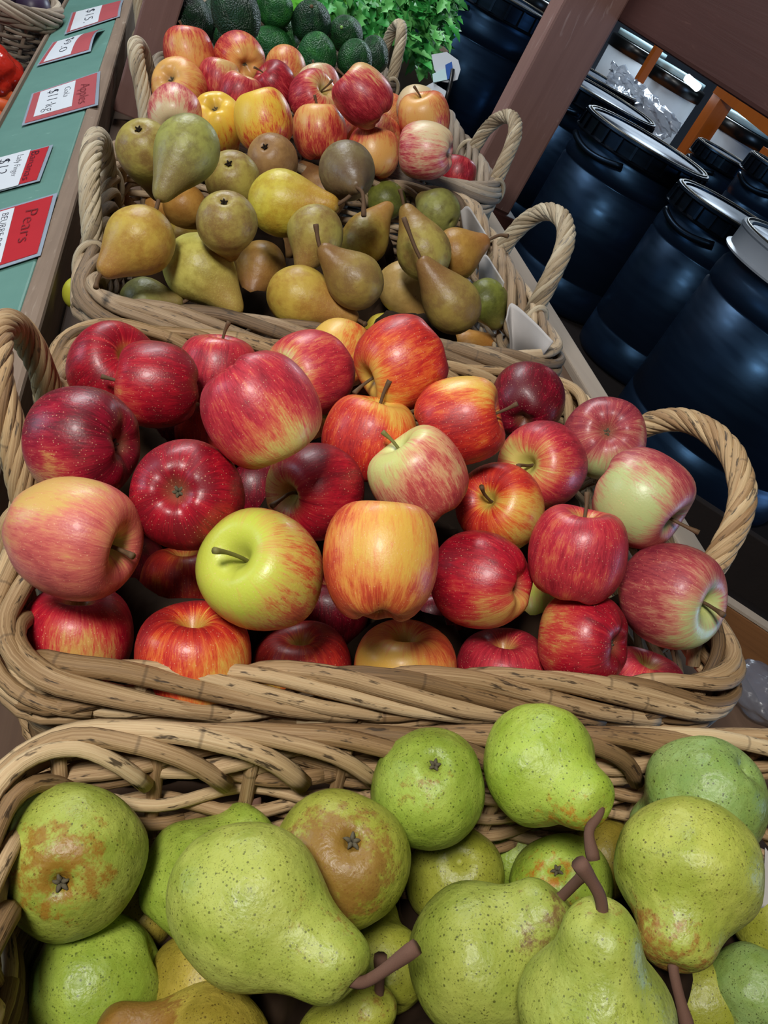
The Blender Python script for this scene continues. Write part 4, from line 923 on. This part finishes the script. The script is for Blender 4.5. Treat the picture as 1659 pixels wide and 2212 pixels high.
def pear(row, z, seed):
    px, py, D, tip, dz, kind, pal, rus, stem, cal, label = row
    rng = np.random.default_rng(seed+500); R = D*z/F_/2
    c = at(px, py, z); tz = z - dz*2*R; T = at(tip[0], tip[1], tz); ax = T-c; Lr = ax.length/R
    prof = PP[kind].copy(); top = prof[-1, 1]; Lr = min(max(Lr, 1.3), 2.35 if kind == 'b' else 1.8)
    up = prof[:, 1] > 0; prof[up, 1] *= Lr/top
    prof[:, 0] = np.maximum(prof[:, 0], 0); prof[0, 0] = prof[-1, 0] = 0
    d = ax.normalized(); q = frame_to(d, rng.uniform(0, 6.28)); inv = q.inverted()
    rd = Vector((rng.uniform(-.5, .5), rng.uniform(-.5, .5), -1.0 if cal else 1.0)).normalized()
    mat = pear_mat('pear_skin', kind, pal, rus, rd, seed, Lr)
    ba = rng.uniform(0, 6.28); bm = rng.uniform(.02, .09)*(1 if stem is None else .4)
    def fn(V):
        V = V.copy(); zz = V[..., 2]
        V = lumps(V, rng, .05 if kind == 'p' else .022, 1.8 if kind == 'p' else 1.4)
        if kind == 'p': V = lumps(V, rng, .012, 4.0)
        b = bm*np.clip(V[..., 2]/Lr, 0, 2)**2*np.clip(1.6-V[..., 2]/Lr, .6, 2)*0 + bm*np.sin(np.clip(V[..., 2]/Lr, 0, 1)*np.pi)
        V[..., 0] += b*math.cos(ba); V[..., 1] += b*math.sin(ba); return V
    mb = MB(); mb.lathe(prof, 56, 0, fn)
    o = mb.build('pear', mat); o.rotation_mode = 'QUATERNION'; o.rotation_quaternion = q; o.scale = (R, R, R); o.location = c
    tag(o, label, 'pear', GROUP)
    mw = Matrix.LocRotScale(c, q, Vector((R, R, R)))
    if stem:
        tt = c + d*R*(Lr-.05); zt = (tt-CAM).dot(FW)
        P = [tt - d*R*.06, tt + d*R*.05]
        for k, (ox, oy) in enumerate(stem):
            P.append(at(tip[0]+ox, tip[1]+oy, zt - .10*R*(k+1)*(1 if dz >= 0 else -.5)))
        P = catmull([tuple(p) for p in P], 18)
        r = .0023 if kind == 'b' else .0031
        rr = r*np.interp(np.linspace(0, 1, 18), [0, .12, .3, .8, .93, 1], [1.5, 1.2, .95, 1.0, 1.35, 1.3])
        s = MB(); s.tube(P, rr, 8); s.build('stem', M['stem_grey'] if kind == 'p' else M['stem'], o, True, mw)
    if cal:
        s = MB(); star(s, -.86, .13 if kind == 'p' else .15, 0, rng, -1); s.build('calyx', M['calyx'] if kind == 'p' else M['calyx_dark'], o)
    return o
AVP = catmull([(0,-1.0),(.12,-.995),(.40,-.92),(.72,-.70),(.93,-.36),(1.0,0),(.95,.36),(.82,.70),(.62,1.0),(.40,1.20),(.18,1.30),(0,1.32)], 36)
def avocado(row, z, seed):
    px, py, D, ax, el, dark, st, label = row
    rng = np.random.default_rng(seed+900); R = D*z/F_/2; d = cdir(ax); q = frame_to(d, rng.uniform(0, 6.28))
    prof = AVP.copy(); prof[:, 1] *= el/1.16; prof[:, 0] = np.maximum(prof[:, 0], 0); prof[0, 0] = prof[-1, 0] = 0
    mb = MB(); mb.lathe(prof, 48, 0, lambda V: lumps(lumps(V, rng, .02, 2.0), rng, .006, 12))
    o = mb.build('avocado', avo_mat('avocado_skin', dark, seed)); o.rotation_mode = 'QUATERNION'; o.rotation_quaternion = q; o.scale = (R, R, R); o.location = at(px, py, z)
    tag(o, label, 'avocado', GROUP)
    if st:
        s = MB(); t = prof[-1, 1]; s.lathe([(0, t-.03), (.10, t-.02), (.09, t+.03), (0, t+.045)], 12); s.build('stem_button', M['stalk'] if dark < .55 else M['stem'], o)
fruit = []
for key, fn_, grp in (('A1', apple, 'large apples in the front apple basket'), ('A3', apple, 'streaked apples in the far apple basket'), ('P2', pear, 'brown pears in the third basket'), ('P0', pear, 'green pears in the nearest basket'), ('V4', avocado, 'avocados in the far basket')):
    GROUP = grp
    for i, row in enumerate(FRUIT[key]):
        fn_(row, DEPTH[key][i], 17*i + 7 + len(key)*3 + ord(key[0]) + ord(key[1])*5)
        z = DEPTH[key][i]; r = row[2]*z/F_/2; c = at(row[0], row[1], z)
        fruit.append((key, c, r))
        if key[0] == 'P':
            tip = at(row[3][0], row[3][1], z - row[4]*2*r)
            fruit += [(key, c.lerp(tip, .4), r*.75), (key, c.lerp(tip, .7), r*.5), (key, c.lerp(tip, .95), r*.35)]

# crumpled packing paper filling the baskets, its colour darkened to stand in for gap shade
def local_st(p):
    d = p-CAM; return d.dot(AX), d.dot(RY), d.dot(NZ)
def filler(key, s0, s1, t0, t1, label, seed):
    rng = np.random.default_rng(seed); fs = [(local_st(p), r) for k, p, r in fruit if k == key]
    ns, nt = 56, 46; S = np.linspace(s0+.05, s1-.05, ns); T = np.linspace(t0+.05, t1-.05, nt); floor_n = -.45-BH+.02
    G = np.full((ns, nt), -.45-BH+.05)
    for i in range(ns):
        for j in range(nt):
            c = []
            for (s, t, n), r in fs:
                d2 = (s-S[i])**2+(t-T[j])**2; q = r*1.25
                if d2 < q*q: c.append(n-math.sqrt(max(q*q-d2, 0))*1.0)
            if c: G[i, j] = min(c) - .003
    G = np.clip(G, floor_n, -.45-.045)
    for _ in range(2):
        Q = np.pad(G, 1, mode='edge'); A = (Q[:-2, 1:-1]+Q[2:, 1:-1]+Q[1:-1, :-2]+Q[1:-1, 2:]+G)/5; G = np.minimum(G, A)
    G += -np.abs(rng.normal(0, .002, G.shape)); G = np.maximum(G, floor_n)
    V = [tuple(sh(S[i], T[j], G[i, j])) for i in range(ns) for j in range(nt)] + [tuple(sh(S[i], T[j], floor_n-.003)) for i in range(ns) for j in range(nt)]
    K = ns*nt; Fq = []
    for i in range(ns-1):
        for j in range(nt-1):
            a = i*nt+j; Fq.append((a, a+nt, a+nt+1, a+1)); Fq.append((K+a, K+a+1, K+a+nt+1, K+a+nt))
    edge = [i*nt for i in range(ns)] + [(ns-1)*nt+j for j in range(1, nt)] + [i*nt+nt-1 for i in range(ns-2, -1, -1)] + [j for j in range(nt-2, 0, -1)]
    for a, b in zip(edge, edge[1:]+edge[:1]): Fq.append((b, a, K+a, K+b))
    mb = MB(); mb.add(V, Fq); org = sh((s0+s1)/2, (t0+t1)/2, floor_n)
    o = mb.build('gap_shade_filler', M['paper_gap_shade'], None, True, Matrix.Translation(org)); o.location = org
    tag(o, label, 'paper', 'shade-dark packing paper under the fruit')
filler('A1', -.088, .472, .372, .832, 'crumpled packing paper, coloured dark as gap shade, beneath the large red apples', 1)
filler('P2', -.088, .474, .850, 1.375, 'crumpled packing paper, coloured dark as gap shade, beneath the brown pears', 2)
filler('A3', -.048, .546, 1.42, 1.895, 'crumpled packing paper, coloured dark as gap shade, beneath the far streaked apples', 3)
filler('P0', -.075, .52, -.20, .335, 'crumpled packing paper, coloured dark as gap shade, beneath the green pears', 4)
filler('V4', -.085, .452, 1.985, 2.42, 'crumpled packing paper, coloured dark as gap shade, beneath the avocados', 5)

# paper linings that show at basket walls
def sheet(name, rows, mat, label, thick=.0012):
    """a curved sheet of paper through a grid of points (rows of picture position and distance)"""
    R_ = [catmull([tuple(at(*p)) for p in r], 22) for r in rows]
    cols = [catmull([r[k] for r in R_], 14) for k in range(22)]
    V = [tuple(cols[k][j]) for k in range(22) for j in range(14)]; org = Vector(V[0])
    Fq = [(k*14+j, (k+1)*14+j, (k+1)*14+j+1, k*14+j+1) for k in range(21) for j in range(13)]
    mb = MB(); mb.add(V, Fq); o = mb.build(name, mat, None, True, Matrix.Translation(org)); o.location = org
    m = o.modifiers.new('thickness', 'SOLIDIFY'); m.thickness = thick
    tag(o, label, 'paper'); return o
sheet('paper_sheet', [[(1092, 690, 1.06), (1105, 655, 1.09), (1150, 690, 1.06), (1196, 738, 1.02)], [(1100, 730, 1.08), (1110, 725, 1.09), (1150, 745, 1.06), (1176, 764, 1.03)], [(1100, 772, 1.11), (1115, 770, 1.11), (1140, 775, 1.09), (1165, 778, 1.07)]], M['paper_white'],
      'pale grey paper sheet in the front right corner of the brown pear basket')
sheet('paper_sheet', [[(995, 455, 1.33), (1012, 446, 1.32), (1035, 480, 1.29), (1060, 520, 1.26)], [(1000, 490, 1.34), (1015, 490, 1.33), (1035, 515, 1.30), (1052, 545, 1.27)], [(1010, 530, 1.36), (1020, 530, 1.35), (1035, 550, 1.32), (1045, 570, 1.29)]], M['paper_white'],
      'pale grey paper strip at the right wall, behind the rust brown pear')
sheet('paper_sheet', [[(1035, 560, 1.24), (1050, 550, 1.23), (1068, 575, 1.21), (1090, 610, 1.18)], [(1035, 590, 1.25), (1055, 590, 1.24), (1070, 610, 1.22), (1085, 630, 1.19)], [(1035, 620, 1.27), (1055, 625, 1.26), (1070, 640, 1.24), (1085, 655, 1.21)]], M['paper_white'],
      'pale grey paper strip at the right wall, between the rust brown and dark green pears')
sheet('paper_sheet', [[(275, 1738, .60), (340, 1735, .605), (420, 1752, .61), (500, 1775, .615)], [(290, 1770, .60), (345, 1765, .60), (420, 1780, .605), (500, 1800, .61)], [(300, 1850, .60), (350, 1850, .60), (420, 1860, .605), (500, 1870, .61)]], M['paper_brown'],
      'brown paper lining under the back rim of the green pear basket')
sheet('paper_sheet', [[(1652, 1830, .62), (1668, 1850, .62), (1690, 1870, .62), (1710, 1890, .62)], [(1648, 1900, .62), (1668, 1910, .62), (1690, 1920, .62), (1710, 1930, .62)], [(1640, 1960, .62), (1660, 1960, .62), (1680, 1970, .62), (1710, 1980, .62)]], M['paper_white'],
      'pale paper at the right edge of the green pear basket')

o = sheet('plastic_sheet', [[(1322, 132, 3.30), (1365, 165, 3.28), (1412, 205, 3.30), (1475, 268, 3.27)], [(1316, 160, 3.26), (1356, 190, 3.29), (1402, 232, 3.25), (1455, 290, 3.28)], [(1306, 182, 3.24), (1342, 208, 3.22), (1385, 252, 3.25), (1430, 305, 3.22)]], M['bag_clear'],
      'crumpled clear plastic sheet draped over the drums below the orange rack')
g = np.random.default_rng(6)
for v in o.data.vertices: v.co += Vector(g.normal(0, .006, 3))
o['category'] = 'plastic sheet'
# ------------------------------------------------------------------ lower tier at the left
LZ = .74
lower = box_obj('lower_shelf', (-.75, .9, LZ-.03), (-.27, 3.6, LZ), M['plank'], None, .003)
tag(lower, 'low dark wooden shelf left of the green price board', 'shelf')
for (x, y) in ((-.7, 1.0), (-.32, 1.0), (-.7, 3.5), (-.32, 3.5)):
    mb = MB(); mb.box((x-.03, y-.03, 0), (x+.03, y+.03, LZ-.03)); mb.build('leg', M['plank'], lower, False, Matrix.Translation(lower.location))
bc = on_level(-40, 150, LZ+.002); 
pc = on_plane(22, 168, bc, Vector((0, 1, 0)))
br = .135; bcy = bc.y + br*.8
rb = empty('wicker_basket', (bc.x-.005, bcy, LZ+.002))
wicker_basket('round grey wicker basket of plums left of the price board', -br, br, -br, br, .17, M['wick_grey'], M['rope_grey'], [], 21, 'wicker baskets on the lower shelf', .006, 1.0, rb, br, .0125)
GROUP = 'plums in the round basket'
for k, (dx, dy, dz, lab) in enumerate(((.0, -.06, .15, 'dark purple plum at the front left of the round basket'), (.075, -.03, .15, 'dark purple plum at the front right of the round basket'), (.04, .05, .155, 'dark purple plum in the middle of the round basket'), (-.07, .02, .15, 'dark purple plum at the left of the round basket'), (-.03, .09, .15, 'dark purple plum at the back of the round basket'))):
    mb = MB(); g = np.random.default_rng(k)
    mb.lathe([(math.sin(a)*(1-.06*math.cos(a)), -math.cos(a)*1.08) for a in np.linspace(0, math.pi, 22)], 32, 0, lambda V: lumps(V, g, .03, 1.5))
    o = mb.build('plum', M['plum']); o.scale = (.04,)*3; o.location = (rb.location.x+dx, rb.location.y+dy, rb.location.z+dz); tag(o, lab, 'plum', GROUP)
    s = MB(); s.tube([(0, 0, 1.0), (.03, 0, 1.2), (.1, 0, 1.4)], .05, 6); s.build('stem', M['stem'], o)
mb = MB()
for k in range(16): pass
cf = on_level(22, 205, LZ+.05)
o = crumple('plastic_bag', cf + Vector((-.075, .07, .0)), .085, M['bag_red'], 5, .7, 34, .7); tag(o, 'glossy red plastic bag on the lower shelf in front of the plum basket', 'plastic bag')
GROUP = 'carrots on the lower shelf'
for k, (px, py, lab) in enumerate(((10, 226, 'orange carrot nearest the red plastic bag'), (4, 250, 'orange carrot lying beside the price board edge, middle of three'), (-10, 274, 'orange carrot lowest at the left edge of the photo'))):
    a = on_level(px+26, py-8, LZ+.03+.006*k); d = Vector((-.9, -.25, 0)).normalized()
    mb = MB(); P = [a + d*q for q in np.linspace(0, .17, 12)]; mb.tube(P, .019*np.interp(np.linspace(0, 1, 12), [0, .06, .3, .9, 1], [.55, 1, 1, .55, .1]), 14)
    o = mb.build('carrot', M['carrot'], None, True, Matrix.Translation(a)); o.location = a; tag(o, lab, 'carrot', GROUP)
    s = MB(); s.tube([a-d*.012, a+d*.004], .006, 8); s.build('top', M['stalk'], o, True, Matrix.Translation(a))
# yellow fruit lying in the gap between rail and baskets
def banana(c, ang, label):
    P = [Vector((math.sin(a)*.10, 0, .10-math.cos(a)*.10)) for a in np.linspace(-.85, .85, 18)]
    rr = .017*np.interp(np.linspace(0, 1, 18), [0, .05, .12, .3, .8, .93, 1], [.35, .35, .7, 1, 1, .6, .25])
    mb = MB(); mb.tube(P, rr, 10); o = mb.build('banana', M['banana']); o.location = c; o.rotation_euler = (math.pi/2, 0, ang)
    tag(o, label, 'banana', 'bananas in the gap beside the rail')
    s = MB(); s.tube([P[0]+Vector((-.016, 0, .012)), P[0]], .006, 8); s.build('stem', M['stem_green'], o)
banana(at(10, 1652, .74), math.radians(70), 'yellow banana below the corner of the front apple basket, at the left edge')
banana(at(52, 1625, .78), math.radians(62), 'second yellow banana peeking out under the wicker corner')
mb = MB(); mb.lathe([(math.sin(a), -math.cos(a)*(1.25+.1*abs(math.cos(a))**6)) for a in np.linspace(0, math.pi, 22)], 28)
o = mb.build('lemon', M['lime']); o.scale = (.016,)*3; o.location = at(164, 632, 1.08); tag(o, 'yellow-green lemon in the gap between the rail and the brown pear basket', 'lemon')

# ------------------------------------------------------------------ greens at the far end
def leaf(mb, c, d, up, L, W, mat, rng, bend):
    d = d.normalized(); s = d.cross(up).normalized(); u = s.cross(d).normalized()
    prof = [(0, .06), (.12, .10), (.22, .55), (.30, .95), (.38, .55), (.46, .62), (.56, 1.0), (.66, .60), (.74, .62), (.84, .45), (.92, .22), (1.0, .02)]
    V = []; n = len(prof); tw = rng.uniform(-.5, .5)
    for (t, w) in prof:
        p = c + d*(t*L) + u*(bend*L*(t-t*t*1.6)) + u*(tw*.04*L*math.sin(t*7))
        for k in (-1, -.5, 0, .5, 1):
            V.append(tuple(p + s*(k*w*W/2) + u*(abs(k)*w*W*.22) - d*(abs(k)*W*.10*w)))
    F = [(i*5+k, i*5+k+1, (i+1)*5+k+1, (i+1)*5+k) for i in range(n-1) for k in range(4)]
    mb.add(V, F, mat)
def bunch(name, cat, label, poly, zr, n, seed, Lr, mats, nst, base, hang=.0):
    rng = np.random.default_rng(seed); mb = MB(); pts = []
    xs = [p[0] for p in poly]; ys = [p[1] for p in poly]
    def inside(x, y):
        c = False; j = len(poly)-1
        for i in range(len(poly)):
            xi, yi = poly[i]; xj, yj = poly[j]
            if (yi > y) != (yj > y) and x < (xj-xi)*(y-yi)/(yj-yi)+xi: c = not c
            j = i
        return c
    org = at(*base); ml = Matrix.Translation(org)
    while len(pts) < n:
        x = rng.uniform(min(xs), max(xs)); y = rng.uniform(min(ys), max(ys))
        if inside(x, y): pts.append((x, y))
    for (x, y) in pts:
        z = rng.uniform(*zr) - .0004*(y)*hang; c = at(x, y, z)
        d = Vector((rng.uniform(-.3, 1.0), rng.uniform(-1, .5), rng.uniform(-.9, .3)))
        leaf(mb, c, d, Vector((rng.uniform(-.3, .3), -.6, 1)), rng.uniform(*Lr), rng.uniform(*Lr)*.62, int(rng.integers(0, 2)), rng, rng.uniform(-.1, .3))
    root = empty(name, org); tag(root, label, cat)
    o = mb.build('leaves', [M[m] for m in mats], root, True, ml); o['kind'] = 'stuff'
    st = MB()
    for k in range(nst):
        x, y = pts[k % n]; a = at(x, y, zr[1]-.02); b = org + Vector((rng.uniform(-.05, .05), rng.uniform(-.05, .05), 0))
        m = (a+b)/2 + Vector((0, 0, .05)); st.tube(catmull([tuple(b), tuple(m), tuple(a)], 10), np.linspace(.008, .003, 10), 7)
    st.build('stalks', M['stalk'], root, True, ml)
bunch('celery_bunch', 'celery', 'leafy bright green celery drooping over the basket edge at the far end', [(700, -40), (960, -40), (975, 30), (955, 90), (930, 130), (905, 150), (880, 120), (850, 75), (790, 80), (740, 45), (700, 20)], (2.05, 2.28), 430, 3, (.038, .066), ('leaf', 'leaf_light'), 24, (800, -60, 2.4), .3)
bunch('parsley_bunch', 'parsley', 'darker fine green herb tops at the right end of the celery', [(930, -30), (985, -30), (975, 40), (945, 60)], (2.1, 2.25), 60, 5, (.03, .05), ('leaf_dark', 'leaf_dark'), 10, (950, -40, 2.35))
bunch('lettuce_head', 'lettuce', 'pale green lettuce leaves behind the bright avocado at the top edge', [(620, -50), (740, -50), (730, 0), (690, 18), (640, 12)], (2.22, 2.4), 40, 7, (.09, .13), ('lettuce', 'lettuce'), 6, (680, -60, 2.5))
# cardboard box and tag beside the greens
cb = empty('cardboard_box', at(925, 120, 2.62), (0, -TH*.3, math.radians(6))); tag(cb, 'pale cardboard box of greens behind the avocado basket', 'box')
part_box('front_panel', (-.24, 0, -.16), (.06, .006, .0), M['cardboard'], cb); part_box('side_panel', (.054, .006, -.16), (.06, .3, .03), M['cardboard'], cb)
part_box('side_panel', (-.24, .006, -.16), (-.234, .3, .0), M['cardboard'], cb); part_box('bottom_panel', (-.24, 0, -.166), (.06, .3, -.16), M['cardboard'], cb)
def flat(name, poly, z, mat, par, ml, thick=.003):
    P = [at(*p, z) if len(p) == 2 else at(*p) for p in poly]; n = len(P); V = [tuple(p) for p in P] + [tuple(p+FW*thick) for p in P]
    F = [tuple(range(n))[::-1], tuple(range(n, 2*n))] + [(i, (i+1) % n, n+(i+1) % n, n+i) for i in range(n)]
    mb = MB(); mb.add(V, F); return mb.build(name, mat, par, False, ml)
tz = 2.02; og = at(955, 170, tz); tg = empty('tag_holder', og); ml = Matrix.Translation(og)
tag(tg, 'white plastic tag holder with a blue label hanging right of the greens', 'tag holder')
flat('plate', [(932, 118), (965, 112), (990, 130), (995, 150), (988, 172), (968, 178), (955, 176), (938, 150)], tz, M['tag_white'], tg, ml)
flat('blue_label', [(962, 140), (976, 133), (980, 166), (966, 172)], tz-.006, M['tag_blue'], tg, ml); flat('pale_label', [(934, 160), (962, 147), (966, 172), (936, 178)], tz-.005, M['tub_label'], tg, ml)
flat('lower_plate', [(920, 186), (935, 178), (963, 196), (965, 205), (955, 222), (918, 206)], tz, M['tag_white'], tg, ml)
s = MB(); s.tube([at(978, 150, tz-.004), at(972, 185, tz-.004), at(962, 222, tz-.004)], .005, 8); s.build('clip', M['black'], tg, True, ml)
